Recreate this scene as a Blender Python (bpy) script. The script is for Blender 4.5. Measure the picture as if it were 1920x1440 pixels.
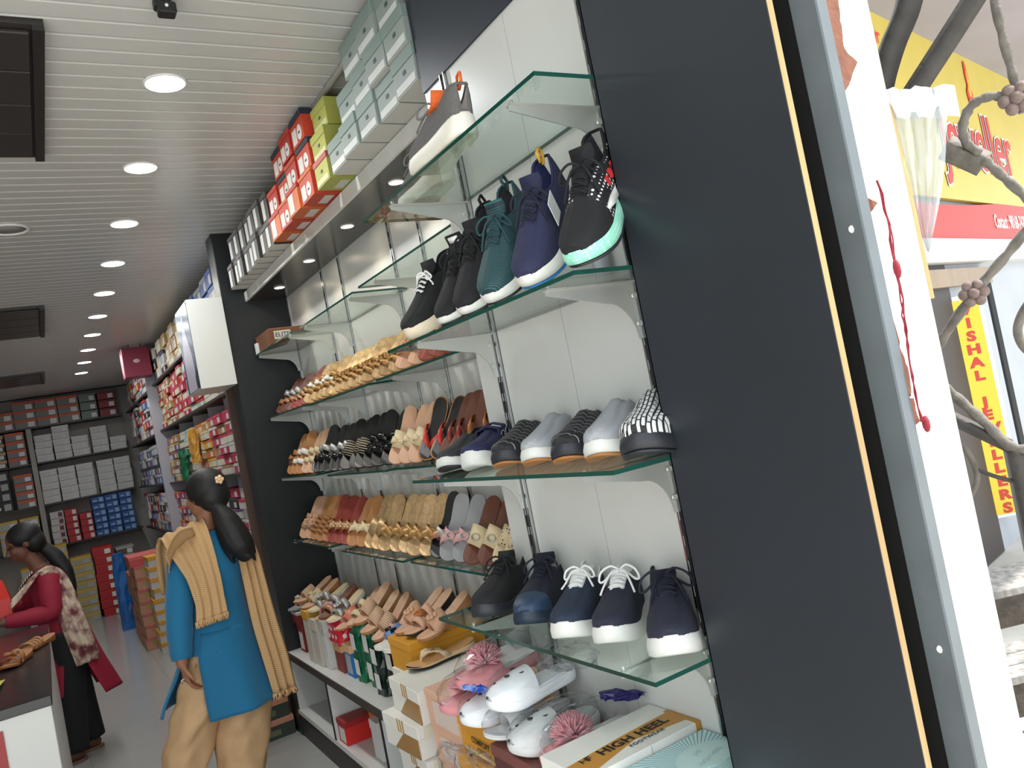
import bpy, bmesh, math, random
from mathutils import Vector, Matrix, Euler
random.seed(7)
for o in list(bpy.data.objects): bpy.data.objects.remove(o)
scene = bpy.context.scene
C = scene.collection
PI = math.pi

# ---------------------------------------------------------------- camera
FPX, YAW, PITCH, ROLL = 1487.32, 0.544442, 0.0290904, -0.193520
CAM = Vector((0, 0, 1.55))
_f = Vector((math.sin(YAW)*math.cos(PITCH), math.cos(YAW)*math.cos(PITCH), math.sin(PITCH)))
_r0 = Vector((math.cos(YAW), -math.sin(YAW), 0)); _u0 = _r0.cross(_f)
_r = math.cos(ROLL)*_r0 + math.sin(ROLL)*_u0
_u = -math.sin(ROLL)*_r0 + math.cos(ROLL)*_u0
cd = bpy.data.cameras.new('camera'); cam = bpy.data.objects.new('camera', cd); C.objects.link(cam)
cd.sensor_width = 36.0; cd.lens = FPX*36.0/1920.0; cd.clip_start = 0.02; cd.clip_end = 200
cam.matrix_world = Matrix(((_r.x, _u.x, -_f.x, CAM.x), (_r.y, _u.y, -_f.y, CAM.y), (_r.z, _u.z, -_f.z, CAM.z), (0, 0, 0, 1)))
scene.camera = cam
def ray(px, py):
    return (_f*FPX + _r*(px-960) - _u*(py-720)).normalized()
def at(px, py, ax, v):                       # the point of a pixel's ray on the plane ax = v
    d = ray(px, py); i = 'xyz'.index(ax); t = (v-CAM[i])/d[i]
    return CAM + d*t

# ---------------------------------------------------------------- world, sun, exposure
w = bpy.data.worlds.new('daylight'); scene.world = w; w.use_nodes = True
wn = w.node_tree; wn.nodes.clear()
_o = wn.nodes.new('ShaderNodeOutputWorld'); _b = wn.nodes.new('ShaderNodeBackground')
_b.inputs[0].default_value = (0.86, 0.94, 1.0, 1); _b.inputs[1].default_value = 2.25
wn.links.new(_b.outputs[0], _o.inputs[0])
sd = bpy.data.lights.new('sun', 'SUN'); sun = bpy.data.objects.new('sun', sd); C.objects.link(sun)
sd.energy = 9.0; sd.angle = 0.01; sd.color = (1, 0.96, 0.9)
sun.rotation_euler = Vector((-0.55, 0.36, -1.0)).to_track_quat('-Z', 'Y').to_euler()
scene.view_settings.view_transform = 'Standard'; scene.view_settings.look = 'None'
scene.view_settings.gamma = 1.0; scene.view_settings.use_curve_mapping = False
scene.view_settings.exposure = 0.22

# ---------------------------------------------------------------- materials
def lin(c):
    out = []
    for v in c[:3]:
        v = v/255.0
        out.append(v/12.92 if v <= 0.04045 else ((v+0.055)/1.055)**2.4)
    return out + [1.0]
_mats = {}
def M(name, col=(200, 200, 200), rough=0.5, metal=0.0, var=0.0, vscale=8.0, bump=0.0, bscale=60.0, coat=0.0,
      emit=0.0, col2=None, kind='noise', spec=0.5, sheen=0.0):
    if name in _mats: return _mats[name]
    m = bpy.data.materials.new(name); m.use_nodes = True; nt = m.node_tree; n = nt.nodes; L = nt.links
    b = n['Principled BSDF']
    b.inputs['Base Color'].default_value = lin(col); b.inputs['Roughness'].default_value = rough
    b.inputs['Metallic'].default_value = metal; b.inputs['Specular IOR Level'].default_value = spec
    if coat: b.inputs['Coat Weight'].default_value = coat; b.inputs['Coat Roughness'].default_value = 0.08
    if sheen: b.inputs['Sheen Weight'].default_value = sheen
    if emit:
        b.inputs['Emission Color'].default_value = lin(col); b.inputs['Emission Strength'].default_value = emit
    if var or col2 or bump:
        tc = n.new('ShaderNodeTexCoord')
    if var or col2:
        if kind == 'noise':
            t = n.new('ShaderNodeTexNoise'); t.inputs['Scale'].default_value = vscale; t.inputs['Detail'].default_value = 5
            fac = t.outputs['Fac']
        elif kind == 'wave':
            t = n.new('ShaderNodeTexWave'); t.inputs['Scale'].default_value = vscale; t.inputs['Distortion'].default_value = 1.5
            fac = t.outputs['Fac']
        elif kind == 'voronoi':
            t = n.new('ShaderNodeTexVoronoi'); t.inputs['Scale'].default_value = vscale; fac = t.outputs['Distance']
        elif kind == 'grain':
            mp = n.new('ShaderNodeMapping'); mp.inputs['Scale'].default_value = (1, 1, 0.06)
            t = n.new('ShaderNodeTexNoise'); t.inputs['Scale'].default_value = vscale; t.inputs['Detail'].default_value = 6
            L.new(tc.outputs['Object'], mp.inputs[0]); L.new(mp.outputs[0], t.inputs['Vector']); fac = t.outputs['Fac']
        elif kind == 'checker':
            t = n.new('ShaderNodeTexChecker'); t.inputs['Scale'].default_value = vscale; fac = t.outputs['Fac']
        if kind != 'grain': L.new(tc.outputs['Object'], t.inputs['Vector'])
        r = n.new('ShaderNodeValToRGB')
        a = lin(col); c2 = lin(col2) if col2 else [min(1, x*(1-var)) for x in a[:3]]+[1]
        r.color_ramp.elements[0].color = c2; r.color_ramp.elements[1].color = a
        r.color_ramp.elements[0].position = 0.38 if kind != 'checker' else 0; r.color_ramp.elements[1].position = 0.62 if kind != 'checker' else 1
        L.new(fac, r.inputs[0]); L.new(r.outputs[0], b.inputs['Base Color'])
    if bump:
        t2 = n.new('ShaderNodeTexNoise'); t2.inputs['Scale'].default_value = bscale; t2.inputs['Detail'].default_value = 3
        L.new(tc.outputs['Object'], t2.inputs['Vector'])
        bp = n.new('ShaderNodeBump'); bp.inputs['Strength'].default_value = bump; bp.inputs['Distance'].default_value = 0.004
        L.new(t2.outputs['Fac'], bp.inputs['Height']); L.new(bp.outputs[0], b.inputs['Normal'])
    _mats[name] = m; return m
def M_pane(name, tint=(246, 252, 249), gloss_rough=0.02, ior=1.5, gain=1.0):
    if name in _mats: return _mats[name]
    m = bpy.data.materials.new(name); m.use_nodes = True; nt = m.node_tree; n = nt.nodes; L = nt.links; n.clear()
    o = n.new('ShaderNodeOutputMaterial'); mx = n.new('ShaderNodeMixShader'); tr = n.new('ShaderNodeBsdfTransparent')
    gl = n.new('ShaderNodeBsdfGlossy'); fr = n.new('ShaderNodeFresnel')
    ge = n.new('ShaderNodeNewGeometry'); mi_ = n.new('ShaderNodeMath'); mi_.operation = 'MULTIPLY_ADD'    # same index from both sides of the pane
    mi_.inputs[1].default_value = 1.0/ior-ior; mi_.inputs[2].default_value = ior
    L.new(ge.outputs['Backfacing'], mi_.inputs[0]); L.new(mi_.outputs[0], fr.inputs[0])
    tr.inputs[0].default_value = lin(tint); gl.inputs['Roughness'].default_value = gloss_rough
    fac = fr.outputs[0]
    if gain != 1.0:
        mm = n.new('ShaderNodeMath'); mm.operation = 'MULTIPLY'; mm.inputs[1].default_value = gain; mm.use_clamp = True
        L.new(fac, mm.inputs[0]); fac = mm.outputs[0]
    L.new(fac, mx.inputs[0]); L.new(tr.outputs[0], mx.inputs[1]); L.new(gl.outputs[0], mx.inputs[2]); L.new(mx.outputs[0], o.inputs[0])
    _mats[name] = m; return m

# ---------------------------------------------------------------- mesh helpers
class MB:
    def __init__(s): s.v = []; s.f = []; s.mi = []; s.sm = []
    def add(s, vs, fs, mi=0, smooth=False):
        k = len(s.v); s.v += [tuple(v) for v in vs]
        for f in fs: s.f.append([k+i for i in f]); s.mi.append(mi); s.sm.append(smooth)
        return s
    def box(s, x0, x1, y0, y1, z0, z1, mi=0):
        vs = [(x, y, z) for z in (z0, z1) for y in (y0, y1) for x in (x0, x1)]
        return s.add(vs, [(0, 2, 3, 1), (4, 5, 7, 6), (0, 1, 5, 4), (2, 6, 7, 3), (0, 4, 6, 2), (1, 3, 7, 5)], mi)
    def bbox(s, x0, x1, y0, y1, z0, z1, b=0.003, mi=0):       # box with chamfered edges
        bm = bmesh.new()
        vs = [bm.verts.new((x, y, z)) for z in (z0, z1) for y in (y0, y1) for x in (x0, x1)]
        for f in [(0, 2, 3, 1), (4, 5, 7, 6), (0, 1, 5, 4), (2, 6, 7, 3), (0, 4, 6, 2), (1, 3, 7, 5)]: bm.faces.new([vs[i] for i in f])
        bmesh.ops.bevel(bm, geom=list(bm.edges), offset=b, segments=1, affect='EDGES')
        bm.verts.index_update()
        s.add([v.co for v in bm.verts], [[v.index for v in f.verts] for f in bm.faces], mi); bm.free(); return s
    def loft(s, rings, closed=True, cap=True, mi=0, smooth=True):
        n = len(rings[0]); vs = [p for r in rings for p in r]; fs = []
        m = n if closed else n-1
        for i in range(len(rings)-1):
            for j in range(m):
                a, b = i*n+j, i*n+(j+1) % n
                fs.append((a, b, b+n, a+n))
        s.add(vs, fs, mi, smooth)
        if cap and closed:
            k = len(s.v)-len(vs)
            s.f.append([k+i for i in range(n)][::-1]); s.mi.append(mi); s.sm.append(False)
            s.f.append([k+(len(rings)-1)*n+i for i in range(n)]); s.mi.append(mi); s.sm.append(False)
        return s
    def tube(s, pts, r, n=8, mi=0, flat=1.0, closed=False, up=None):
        pts = [Vector(p) for p in pts]; rings = []; N = len(pts)
        prev = None
        for i, p in enumerate(pts):
            if closed: t = pts[(i+1) % N]-pts[i-1]
            else: t = pts[min(i+1, N-1)]-pts[max(i-1, 0)]
            if t.length < 1e-9: t = Vector((0, 0, 1))
            t.normalize()
            if prev is None:
                ref = Vector(up) if up else (Vector((0, 0, 1)) if abs(t.z) < 0.9 else Vector((1, 0, 0)))
            else: ref = prev
            a = ref - t*ref.dot(t)
            if a.length < 1e-6: a = t.orthogonal()
            a.normalize(); b = t.cross(a); prev = a
            rr = r[i] if isinstance(r, (list, tuple)) else r
            rings.append([p + a*(math.cos(q)*rr*flat) + b*(math.sin(q)*rr) for q in [2*PI*k/n for k in range(n)]])
        if closed: rings.append(rings[0]); return s.loft(rings, True, False, mi)
        return s.loft(rings, True, True, mi)
    def ribbon(s, pts, side, w, t, mi=0, smooth=True):        # a strap: centre line pts, half-width vectors, thickness t
        pts = [Vector(p) for p in pts]; N = len(pts); rings = []
        for i, p in enumerate(pts):
            tg = (pts[min(i+1, N-1)]-pts[max(i-1, 0)]).normalized()
            sd_ = Vector(side[i] if isinstance(side, list) else side).normalized()
            nn = tg.cross(sd_).normalized()
            ww = w[i] if isinstance(w, (list, tuple)) else w
            rings.append([p-sd_*ww-nn*t*.5, p+sd_*ww-nn*t*.5, p+sd_*ww+nn*t*.5, p-sd_*ww+nn*t*.5])
        return s.loft(rings, True, True, mi, smooth)
    def prism(s, poly, z0, z1, mi=0, smooth=False):            # poly in xy
        return s.loft([[(x, y, z0) for x, y in poly], [(x, y, z1) for x, y in poly]], True, True, mi, smooth)
    def lathe(s, prof, n=20, mi=0, cx=0, cy=0):
        rings = [[(cx+r*math.cos(2*PI*k/n), cy+r*math.sin(2*PI*k/n), z) for k in range(n)] for r, z in prof]
        return s.loft(rings, True, True, mi)
    def ball(s, c, rx, ry=None, rz=None, n=10, m=7, mi=0):
        ry = ry or rx; rz = rz or rx; rings = []
        for i in range(m+1):
            a = PI*i/m - PI/2; cr = max(math.cos(a), 0.02)
            rings.append([(c[0]+rx*cr*math.cos(2*PI*k/n), c[1]+ry*cr*math.sin(2*PI*k/n), c[2]+rz*math.sin(a)) for k in range(n)])
        return s.loft(rings, True, True, mi)
    def mesh(s, name):
        me = bpy.data.meshes.new(name); me.from_pydata(s.v, [], s.f)
        me.polygons.foreach_set('material_index', s.mi); me.polygons.foreach_set('use_smooth', s.sm); me.update(); return me
    def build(s, name, mat, parent=None, label=None):
        me = s.mesh(name)
        for m in (mat if isinstance(mat, (list, tuple)) else [mat]): me.materials.append(m)
        return link(name, me, parent, label)
def link(name, me, parent=None, label=None):
    o = bpy.data.objects.new(name, me); C.objects.link(o)
    if parent: o.parent = parent
    if label: o['label'] = label
    return o
def tag(o, label, cat, group=None):
    o['label'] = label; o['category'] = cat
    if group: o['group'] = group
    return o
def struct(o, label=None):
    o['kind'] = 'structure'
    if label: o['label'] = label; o['category'] = 'structure'
    return o
def thing(name, label, cat, loc=(0, 0, 0), rot=(0, 0, 0), group=None):
    o = bpy.data.objects.new(name, None); C.objects.link(o); o.empty_display_size = 0.05
    o.location = loc; o.rotation_euler = rot; return tag(o, label, cat, group)
def copy_tree(o, parent=None, matmap=None):
    c = o.copy(); C.objects.link(c); c.parent = parent
    for ch in list(o.children): copy_tree(ch, c)
    return c
def text_mesh(name, txt, size, mat, parent, M4, align='CENTER', depth=0.0, sx=1.0, shear=0.0, bold=0.0, spacing=1.0):
    cu = bpy.data.curves.new(name, 'FONT'); cu.body = txt; cu.size = size; cu.align_x = align; cu.align_y = 'CENTER'
    cu.extrude = depth; cu.shear = shear; cu.offset = bold; cu.space_character = spacing; cu.resolution_u = 3
    to = bpy.data.objects.new(name+'_tmp', cu); C.objects.link(to)
    bpy.context.view_layer.update()
    me = bpy.data.meshes.new_from_object(to.evaluated_get(bpy.context.evaluated_depsgraph_get()))
    bpy.data.objects.remove(to); bpy.data.curves.remove(cu)
    me.transform(M4 @ Matrix.Diagonal((sx, 1, 1, 1))); me.materials.clear(); me.materials.append(mat)
    return link(name, me, parent)
def frame(o, ex, ey):                        # matrix whose local x/y run along ex/ey at origin o
    ex = Vector(ex).normalized(); ey = (Vector(ey)-ex*Vector(ey).dot(ex)).normalized(); ez = ex.cross(ey)
    return Matrix(((ex.x, ey.x, ez.x, o[0]), (ex.y, ey.y, ez.y, o[1]), (ex.z, ey.z, ez.z, o[2]), (0, 0, 0, 1)))
# ================================================================ the setting
GX = 0.808                     # front of the glass shelves of the front bay
XC = 1.045                     # its back panel
XB, XW, XS = 1.36, 1.46, 1.12  # far bay: back panels, wall, glass front
YC, YP = 1.882, 4.55           # end of the front bay, face of the dark partition
ZC = 2.83                      # ceiling
LEV = [2.104, 1.757, 1.414, 1.056]
white_lam = M('white_laminate', (206, 207, 203), 0.32, var=0.05, vscale=3)
wall_white = M('white_wall_paint', (200, 198, 192), 0.6, var=0.06, vscale=2)
dark_lam = M('dark_slate_laminate', (38, 43, 49), 0.42, var=0.16, vscale=2.2, bump=0.05, bscale=8)
part_lam = M('charcoal_laminate', (31, 35, 37), 0.4, var=0.1, vscale=3)
navy_lam = M('navy_laminate', (31, 39, 52), 0.45, var=0.08, vscale=3)
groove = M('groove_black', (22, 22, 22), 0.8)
pvc = M('ceiling_pvc', (203, 203, 200), 0.24, var=0.03, vscale=4)
brown_pvc = M('ceiling_dark_pvc', (46, 42, 40), 0.3, var=0.12, vscale=5)
steel_paint = M('grey_steel_paint', (88, 95, 99), 0.5, var=0.14, vscale=9, bump=0.1, bscale=40)
chrome = M('chrome', (190, 192, 192), 0.2, 1.0)
satin = M('satin_bracket_metal', (205, 207, 203), 0.3, 0.55)
glass = M_pane('shelf_glass')
glass_edge = M('glass_edge_green', (14, 66, 56), 0.1, spec=0.8)
black_edge = M('black_edge', (24, 24, 25), 0.5)
ply = M('raw_plywood', (206, 172, 122), 0.75, var=0.25, vscale=30, kind='grain', bump=0.15)
plaster = M('white_plaster', (240, 238, 232), 0.85, var=0.03, bump=0.3, bscale=14)
brick_mat = M('terracotta_brick', (112, 66, 46), 0.9, var=0.25, vscale=22, bump=0.5, bscale=60)

def M_floor():
    m = M('floor_tile', (168, 168, 166), 0.16, var=0.05, vscale=1.2); nt = m.node_tree; n = nt.nodes; L = nt.links
    b = n['Principled BSDF']; src = b.inputs['Base Color'].links[0].from_socket
    tc = n.new('ShaderNodeTexCoord'); br = n.new('ShaderNodeTexBrick'); br.offset = 0
    br.inputs['Scale'].default_value = 1.0; br.inputs['Mortar Size'].default_value = 0.0025; br.inputs['Brick Width'].default_value = 0.6; br.inputs['Row Height'].default_value = 0.6
    mx = n.new('ShaderNodeMix'); mx.data_type = 'RGBA'
    L.new(tc.outputs['Object'], br.inputs['Vector']); L.new(br.outputs['Fac'], mx.inputs['Factor'])
    L.new(src, mx.inputs['A']); mx.inputs['B'].default_value = lin((150, 150, 148)); L.new(mx.outputs['Result'], b.inputs['Base Color'])
    return m
struct(MB().box(-2.3, 1.5, 0.58, 11.75, -0.06, 0).build('floor', M_floor()))
struct(MB().box(-9, 12, -9, 0.58, -0.14, -0.06).box(1.5, 12, 0.58, 9, -0.14, -0.06).build('ground', M('street_concrete', (206, 202, 194), 0.9, var=0.2, vscale=3)))
# ceiling: dark backing with every plank on it
ceil = struct(MB().box(-2.3, 1.5, 0.6, 11.75, ZC+0.012, ZC+0.1).build('ceiling', groove))
pitch, gy0 = 0.0836, 2.3495
kk = int((0.66-gy0)/pitch)
pm = MB().loft([[(x, 0.004, 0.012), (x, 0.0045, 0.002), (x, 0.008, 0), (x, pitch-0.008, 0), (x, pitch-0.0045, 0.002), (x, pitch-0.004, 0.012)] for x in (-2.29, 1.47)], True, True, smooth=False).mesh('plank')
pm.materials.append(pvc)
while gy0+kk*pitch < 11.5:
    o = link('plank', pm, ceil); o.location = (0, gy0+kk*pitch, ZC); kk += 1
# dark timber-look ceiling panels between the planks
for i, (ya, yb) in enumerate(((2.36, 3.335), (6.07, 7.13), (9.3, 10.1))):
    t = struct(MB().box(-1.25, 0.19, ya, yb, ZC-0.018, ZC).build('trim_%d' % (i+1), brown_pvc))
    t['label'] = 'dark brown panel set in the ceiling'
    n = 4; hh = (yb-ya-0.05)/n
    bm_ = MB().bbox(-1.23, 0.155, 0.004, hh-0.004, -0.012, 0, 0.003).mesh('board'); bm_.materials.append(brown_pvc)
    for k in range(n):
        b = link('board', bm_, t); b.location = (0, ya+0.025+k*hh, ZC-0.018)
    e = MB()
    e.box(0.16, 0.19, ya, yb, ZC-0.034, ZC-0.018)
    e.build('edge_strip', M('dark_edge', (30, 28, 27), 0.4), t)
struct(MB().tube([(1.088, 0.7, ZC-0.013), (1.088, 2.86, ZC-0.013)], 0.013, 10).build('trim_4', M('white_conduit', (206, 204, 200), 0.4)))
# outer shell
struct(MB().box(XW, XW+0.12, 1.07, 11.75, 0, ZC+0.1).build('wall_right', wall_white))
struct(MB().box(-2.42, -2.3, 0.58, 11.75, -0.06, ZC+0.1).build('wall_left', wall_white))
struct(MB().box(-2.42, XW+0.12, 11.75, 11.87, -0.06, ZC+0.1).build('wall_back', M('grey_back_wall', (150, 146, 140), 0.7, var=0.08)))
struct(MB().box(-2.42, 0.96, 0.46, 0.66, ZC+0.0, 3.9).build('wall_front', plaster))

# far bay: every back panel and upright
wr = struct(MB().box(XB+0.012, XB+0.03, YC-0.02, YP, 0.47, 2.44).build('wall_panel_backing', groove))
wr.name = 'wall_display'
ups = [4.535, 3.875, 3.605, 2.972, 2.694, 2.03]
edges = [YP] + [u for u in ups[1:]] + [YC-0.02]
for a, b in zip(edges[1:], edges[:-1]):
    MB().bbox(XB, XB+0.014, a+0.006, b-0.006, 0.5, 2.435, 0.0015).build('panel', white_lam, wr)
um = MB().box(-0.007, 0.004, -0.011, -0.006, -0.95, 0.95).box(-0.007, 0.004, 0.006, 0.011, -0.95, 0.95).box(-0.002, 0.004, -0.011, 0.011, -0.95, 0.95)
for k in range(38): um.box(-0.0035, -0.0015, -0.003, 0.003, -0.93+k*0.05, -0.91+k*0.05, 1)
um = um.mesh('upright'); um.materials.append(chrome); um.materials.append(groove)
for y in ups:
    o = link('upright', um, wr); o.location = (XB, y, 1.47)
# ledge and dark soffit above the far bay
lg = struct(MB().box(1.138, XW, YC, YP, 2.435, 2.478).build('trim_5', white_lam))
MB().bbox(1.126, 1.14, YC, YP, 2.428, 2.482, 0.002).build('fascia', M('ledge_white', (212, 211, 206), 0.3, var=0.08, vscale=14), lg)
MB().box(1.14, XB+0.03, YC, YP, 2.428, 2.436).build('soffit', M('soffit_brown_gloss', (46, 42, 38), 0.2, var=0.06), lg)
# dark partition at the end of the far bay
dp = struct(MB().bbox(1.0, XW, YP, 4.70, 0, ZC, 0.004).build('wall_partition', part_lam))
# front bay: white panel on the column, navy header
col = struct(MB().box(XC+0.014, XW, 1.07, YC-0.002, 0, ZC).build('wall_column', white_lam))
for a, b in ((1.072, 1.4555), (1.4575, YC)):
    MB().box(XC, XC+0.014, a, b, 0.0, 2.44).build('panel', white_lam, col)
MB().box(XC+0.006, XC+0.0145, 1.45, 1.46, 0, 2.44).build('joint', groove, col)
MB().box(XC-0.006, XC+0.014, 1.072, YC, 2.44, ZC).build('header', navy_lam, col)
um2 = MB().box(-0.008, 0.004, -0.013, -0.008, 0.5, 2.44).box(-0.008, 0.004, 0.007, 0.012, 0.5, 2.44).box(-0.001, 0.004, -0.013, 0.012, 0.5, 2.44, 1)
for k in range(38): um2.box(-0.0025, -0.0005, -0.003, 0.003, 0.52+k*0.05, 0.54+k*0.05, 0)
um2 = um2.mesh('upright'); um2.materials.append(chrome); um2.materials.append(black_edge)
for y in (1.763, 1.182):
    o = link('upright', um2, col); o.location = (XC-0.002, y, 0)
# jamb: dark laminate board with raw ply edge, shutter channel, plaster
jb = struct(MB().box(0.939, 0.953, 0.693, 1.066, 0, 3.4).build('wall_jamb', ply))
MB().box(0.937, 0.9392, 0.692, 1.068, 0, 3.4).box(0.937, XC, 1.0655, 1.068, 0, 3.4).build('laminate', dark_lam, jb)
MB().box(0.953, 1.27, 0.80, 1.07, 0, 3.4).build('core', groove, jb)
MB().box(0.953, 1.0115, 0.795, 0.80, 0, 3.4).box(1.0, 1.0115, 0.6945, 0.80, 0, 3.4).build('gap_shade', groove, jb)  # added black plates: the recess's shade painted in behind the channel
sc = struct(MB().bbox(0.985, 1.01, 0.650, 0.6925, 0, 3.4, 0.002).build('trim_6', steel_paint))
sc['label'] = 'grey painted steel shutter channel beside the plaster edge'
for z in (1.70, 1.12, 2.12, 0.72):
    MB().loft([[(0.985-d, 0.668+0.0042*s*math.cos(q), z+0.006*s*math.sin(q)) for q in [k*PI/4 for k in range(8)]] for d, s in ((0, 1), (0.0025, 0.7))]).build('rivet', M('white_rivet', (235, 235, 232), 0.4), sc)
pl = struct(MB().box(1.012, 1.112, 0.655, 0.80, -0.06, 3.6).build('wall_pier', plaster))
rnd = random.Random(3)
def patch(pxs, nm='bare_brick'):                                    # bare brick where the plaster has come off the edge
    pts = []
    for (x0, y0), (x1, y1) in zip(pxs, pxs[1:]+pxs[:1]):
        n = max(1, int(math.hypot(x1-x0, y1-y0)/9))
        for k in range(n): pts.append((x0+(x1-x0)*k/n+rnd.uniform(-2, 2), y0+(y1-y0)*k/n+rnd.uniform(-2, 2)))
    P = [at(x, y, 'y', .6545) for x, y in pts]; P = [(min(1.108, max(1.0122, p.x)), p.z) for p in P]
    return MB().loft([[(x, .653, z) for x, z in P], [(x, .656, z) for x, z in P]], True, True, 0, False)
for pxs in ([(1530, -40), (1566, -40), (1574, 40), (1582, 95), (1606, 118), (1590, 158), (1580, 170), (1560, 100)], [(1580, 200), (1592, 260), (1606, 330), (1622, 372), (1645, 380), (1634, 396), (1616, 400), (1600, 330)],
            [(1640, 530), (1655, 560), (1672, 600), (1690, 660), (1704, 700), (1708, 742), (1694, 738), (1680, 690), (1664, 640)], [(1694, 744), (1712, 748), (1722, 790), (1706, 800)]):
    patch(pxs).build('bare_brick', brick_mat, pl)
th = thing('thread', 'frayed dark red thread hanging along the plaster edge', 'thread', (1.02, 0.648, 1.40))
for s in range(3):
    pts = [(rnd.uniform(-.003, .003)+0.006*math.sin(k*.35)+.010*(1-k/16), -0.003+rnd.uniform(-.002, .002), 0.36-k*0.021) for k in range(17)]
    MB().tube(pts, 0.0011, 5).build('strand', M('red_thread', (128, 34, 46), 0.9), th)
MB().ball((0.004, -.003, 0.02), 0.006, 0.005, 0.012, 8, 5).build('knot', M('red_thread'), th)
MB().ball((0.012, -.003, 0.235), 0.006, 0.005, 0.014, 8, 5).build('knot', M('red_thread'), th)

# ---------------------------------------------------------------- ceiling downlights, soffit spots
lamp_rim = M('lamp_rim_white', (235, 235, 232), 0.4)
def lamp(name, lab, grp, x, y, z, r, power, colr, spot=None):
    t = thing(name, lab, 'lamp', (x, y, z), group=grp)
    MB().lathe([(r*1.12, 0), (r*1.12, -0.003), (r*1.02, -0.006), (r*1.0, -0.004)], 28).build('rim', lamp_rim, t)
    MB().lathe([(r*1.0, -0.0045), (r*0.6, -0.0055), (0.001, -0.0058)], 28).build('diffuser', M('lamp_glow_%d' % int(colr[2]*100), [int(255*c**0.4545) for c in colr], 0.5, emit=(14.0 if spot is None else 20)), t)
    if spot is None:
        ld = bpy.data.lights.new('lamp_light', 'AREA'); ld.shape = 'DISK'; ld.size = r*2; ld.energy = power
        ld.spread = PI
    else:
        ld = bpy.data.lights.new('lamp_light', 'SPOT'); ld.energy = power; ld.spot_size = spot; ld.spot_blend = 0.6; ld.shadow_soft_size = 0.02
    ld.color = colr
    lo = bpy.data.objects.new('lamp_light', ld); C.objects.link(lo); lo.parent = t; lo.location = (0, 0, -0.012)
LAMPW = 5.2
ORD = ['first', 'second', 'third', 'fourth', 'fifth', 'sixth', 'seventh', 'eighth', 'ninth', 'tenth']
for k in range(10):
    warm = k in (1, 4)
    lamp('downlight', '%s white round LED downlight, %s in the row from the entrance' % ('warm' if warm else 'cool', ORD[k]),
         'ceiling downlights', 0.543, 2.71+0.787*k, ZC, 0.062, LAMPW, (1, 0.93, 0.78) if warm else (0.95, 0.98, 1))
for k, y in enumerate((2.56, 3.10, 3.66, 4.22)):
    lamp('spotlight', 'small warm spotlight in the dark soffit, %s from the white column' % ORD[k], 'soffit spotlights', 1.235, y, 2.428, 0.026, 1.6, (1, 0.86, 0.64), 1.9)
# ring fitting (unlit) and a small dark camera on the ceiling
t = thing('ceiling_speaker', 'unlit round white ring fitting in the planked ceiling', 'fixture', (0.045, 4.30, ZC))
MB().lathe([(0.088, 0), (0.088, -0.006), (0.078, -0.008), (0.074, -0.003), (0.074, 0)], 32).build('ring', lamp_rim, t)
MB().lathe([(0.074, -0.001), (0.001, -0.002)], 32).build('grille', M('fixture_grey', (150, 148, 144), 0.6), t)
t = thing('dome_camera', 'small dark camera bracket fixed to the ceiling planks', 'camera', (0.472, 2.205, ZC))
MB().bbox(-0.022, 0.022, -0.02, 0.02, -0.03, 0, 0.004).build('mount', M('matte_black', (26, 26, 27), 0.5), t)
MB().bbox(-0.016, 0.03, -0.03, 0.012, -0.052, -0.02, 0.004).build('housing', M('matte_black'), t)
MB().ball((0.005, -0.03, -0.034), 0.005).build('lens', M('lens_white', (220, 220, 220), 0.2), t)
# ================================================================ glass shelves
def bracket_mesh(depth):
    # side profile in x (0 = upright, -depth = tip), z down; curved gusset
    pr = [(-depth, 0), (-depth, -0.012)]
    n = 8
    x1 = -0.05
    pr += [(x1-0.04, -0.038)]
    for k in range(n+1):
        a = PI/2*k/n
        pr.append((x1-0.03+0.07*math.sin(a)*0.9, -0.040-0.075*(1-math.cos(a))))
    pr += [(0, -0.115), (0, 0)]
    mb = MB(); t = 0.0016
    mb.loft([[(x, -t, z) for x, z in pr], [(x, t, z) for x, z in pr]], True, True, 0, False)
    mb.box(-depth, 0, -0.009, 0.009, -0.0035, 0)
    mb.lathe([(0.0001, 0), (0.006, 0)], 8, 0, -0.012, 0)
    mb.tube([(-0.012, -0.006, -0.03), (-0.012, 0.006, -0.03)], 0.006, 8)
    mb.tube([(-0.012, -0.006, -0.085), (-0.012, 0.006, -0.085)], 0.006, 8)
    mb.tube([(-depth+0.008, 0, 0.008), (-depth+0.008, 0, -0.004)], 0.004, 8)
    me = mb.mesh('bracket'); me.materials.append(satin); return me
bk_front = bracket_mesh(XC-GX-0.022); bk_far = bracket_mesh(XB-XS-0.02)
def shelf(x0, x1, y0, y1, z, ys, bm_, xup, lab, grp, th=0.008):
    t = thing('glass_shelf', lab, 'shelf', (xup, (y0+y1)/2, z-th), group=grp)
    o = (xup, (y0+y1)/2, z-th)
    mb = MB(); mb.box(x0-o[0], x1-o[0], y0-o[1], y1-o[1], 0, th, 1)
    mb.mi[0] = mb.mi[1] = 0
    mb.build('pane', [glass, glass_edge], t)
    for y in ys:
        b = link('bracket', bm_, t); b.location = (0, y-o[1], -0.0005)
    return t
WORD = ['topmost', 'second', 'third', 'lowest']
for i, z in enumerate(LEV):
    shelf(GX, XC-0.006, 1.068, 1.916 if i else 1.916, z, (1.763, 1.182), bk_front, XC-0.008,
          '%s green-edged glass shelf on the white panel by the dark jamb' % WORD[i], None)
panes = [(4.53, 3.80), (3.63, 2.89), (2.82, 2.02)]
side = ['next to the dark partition', 'in the middle of the long display', 'next to the white column']
pys = [(4.535, 3.875), (3.605, 2.972), (2.694, 2.03)]
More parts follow.
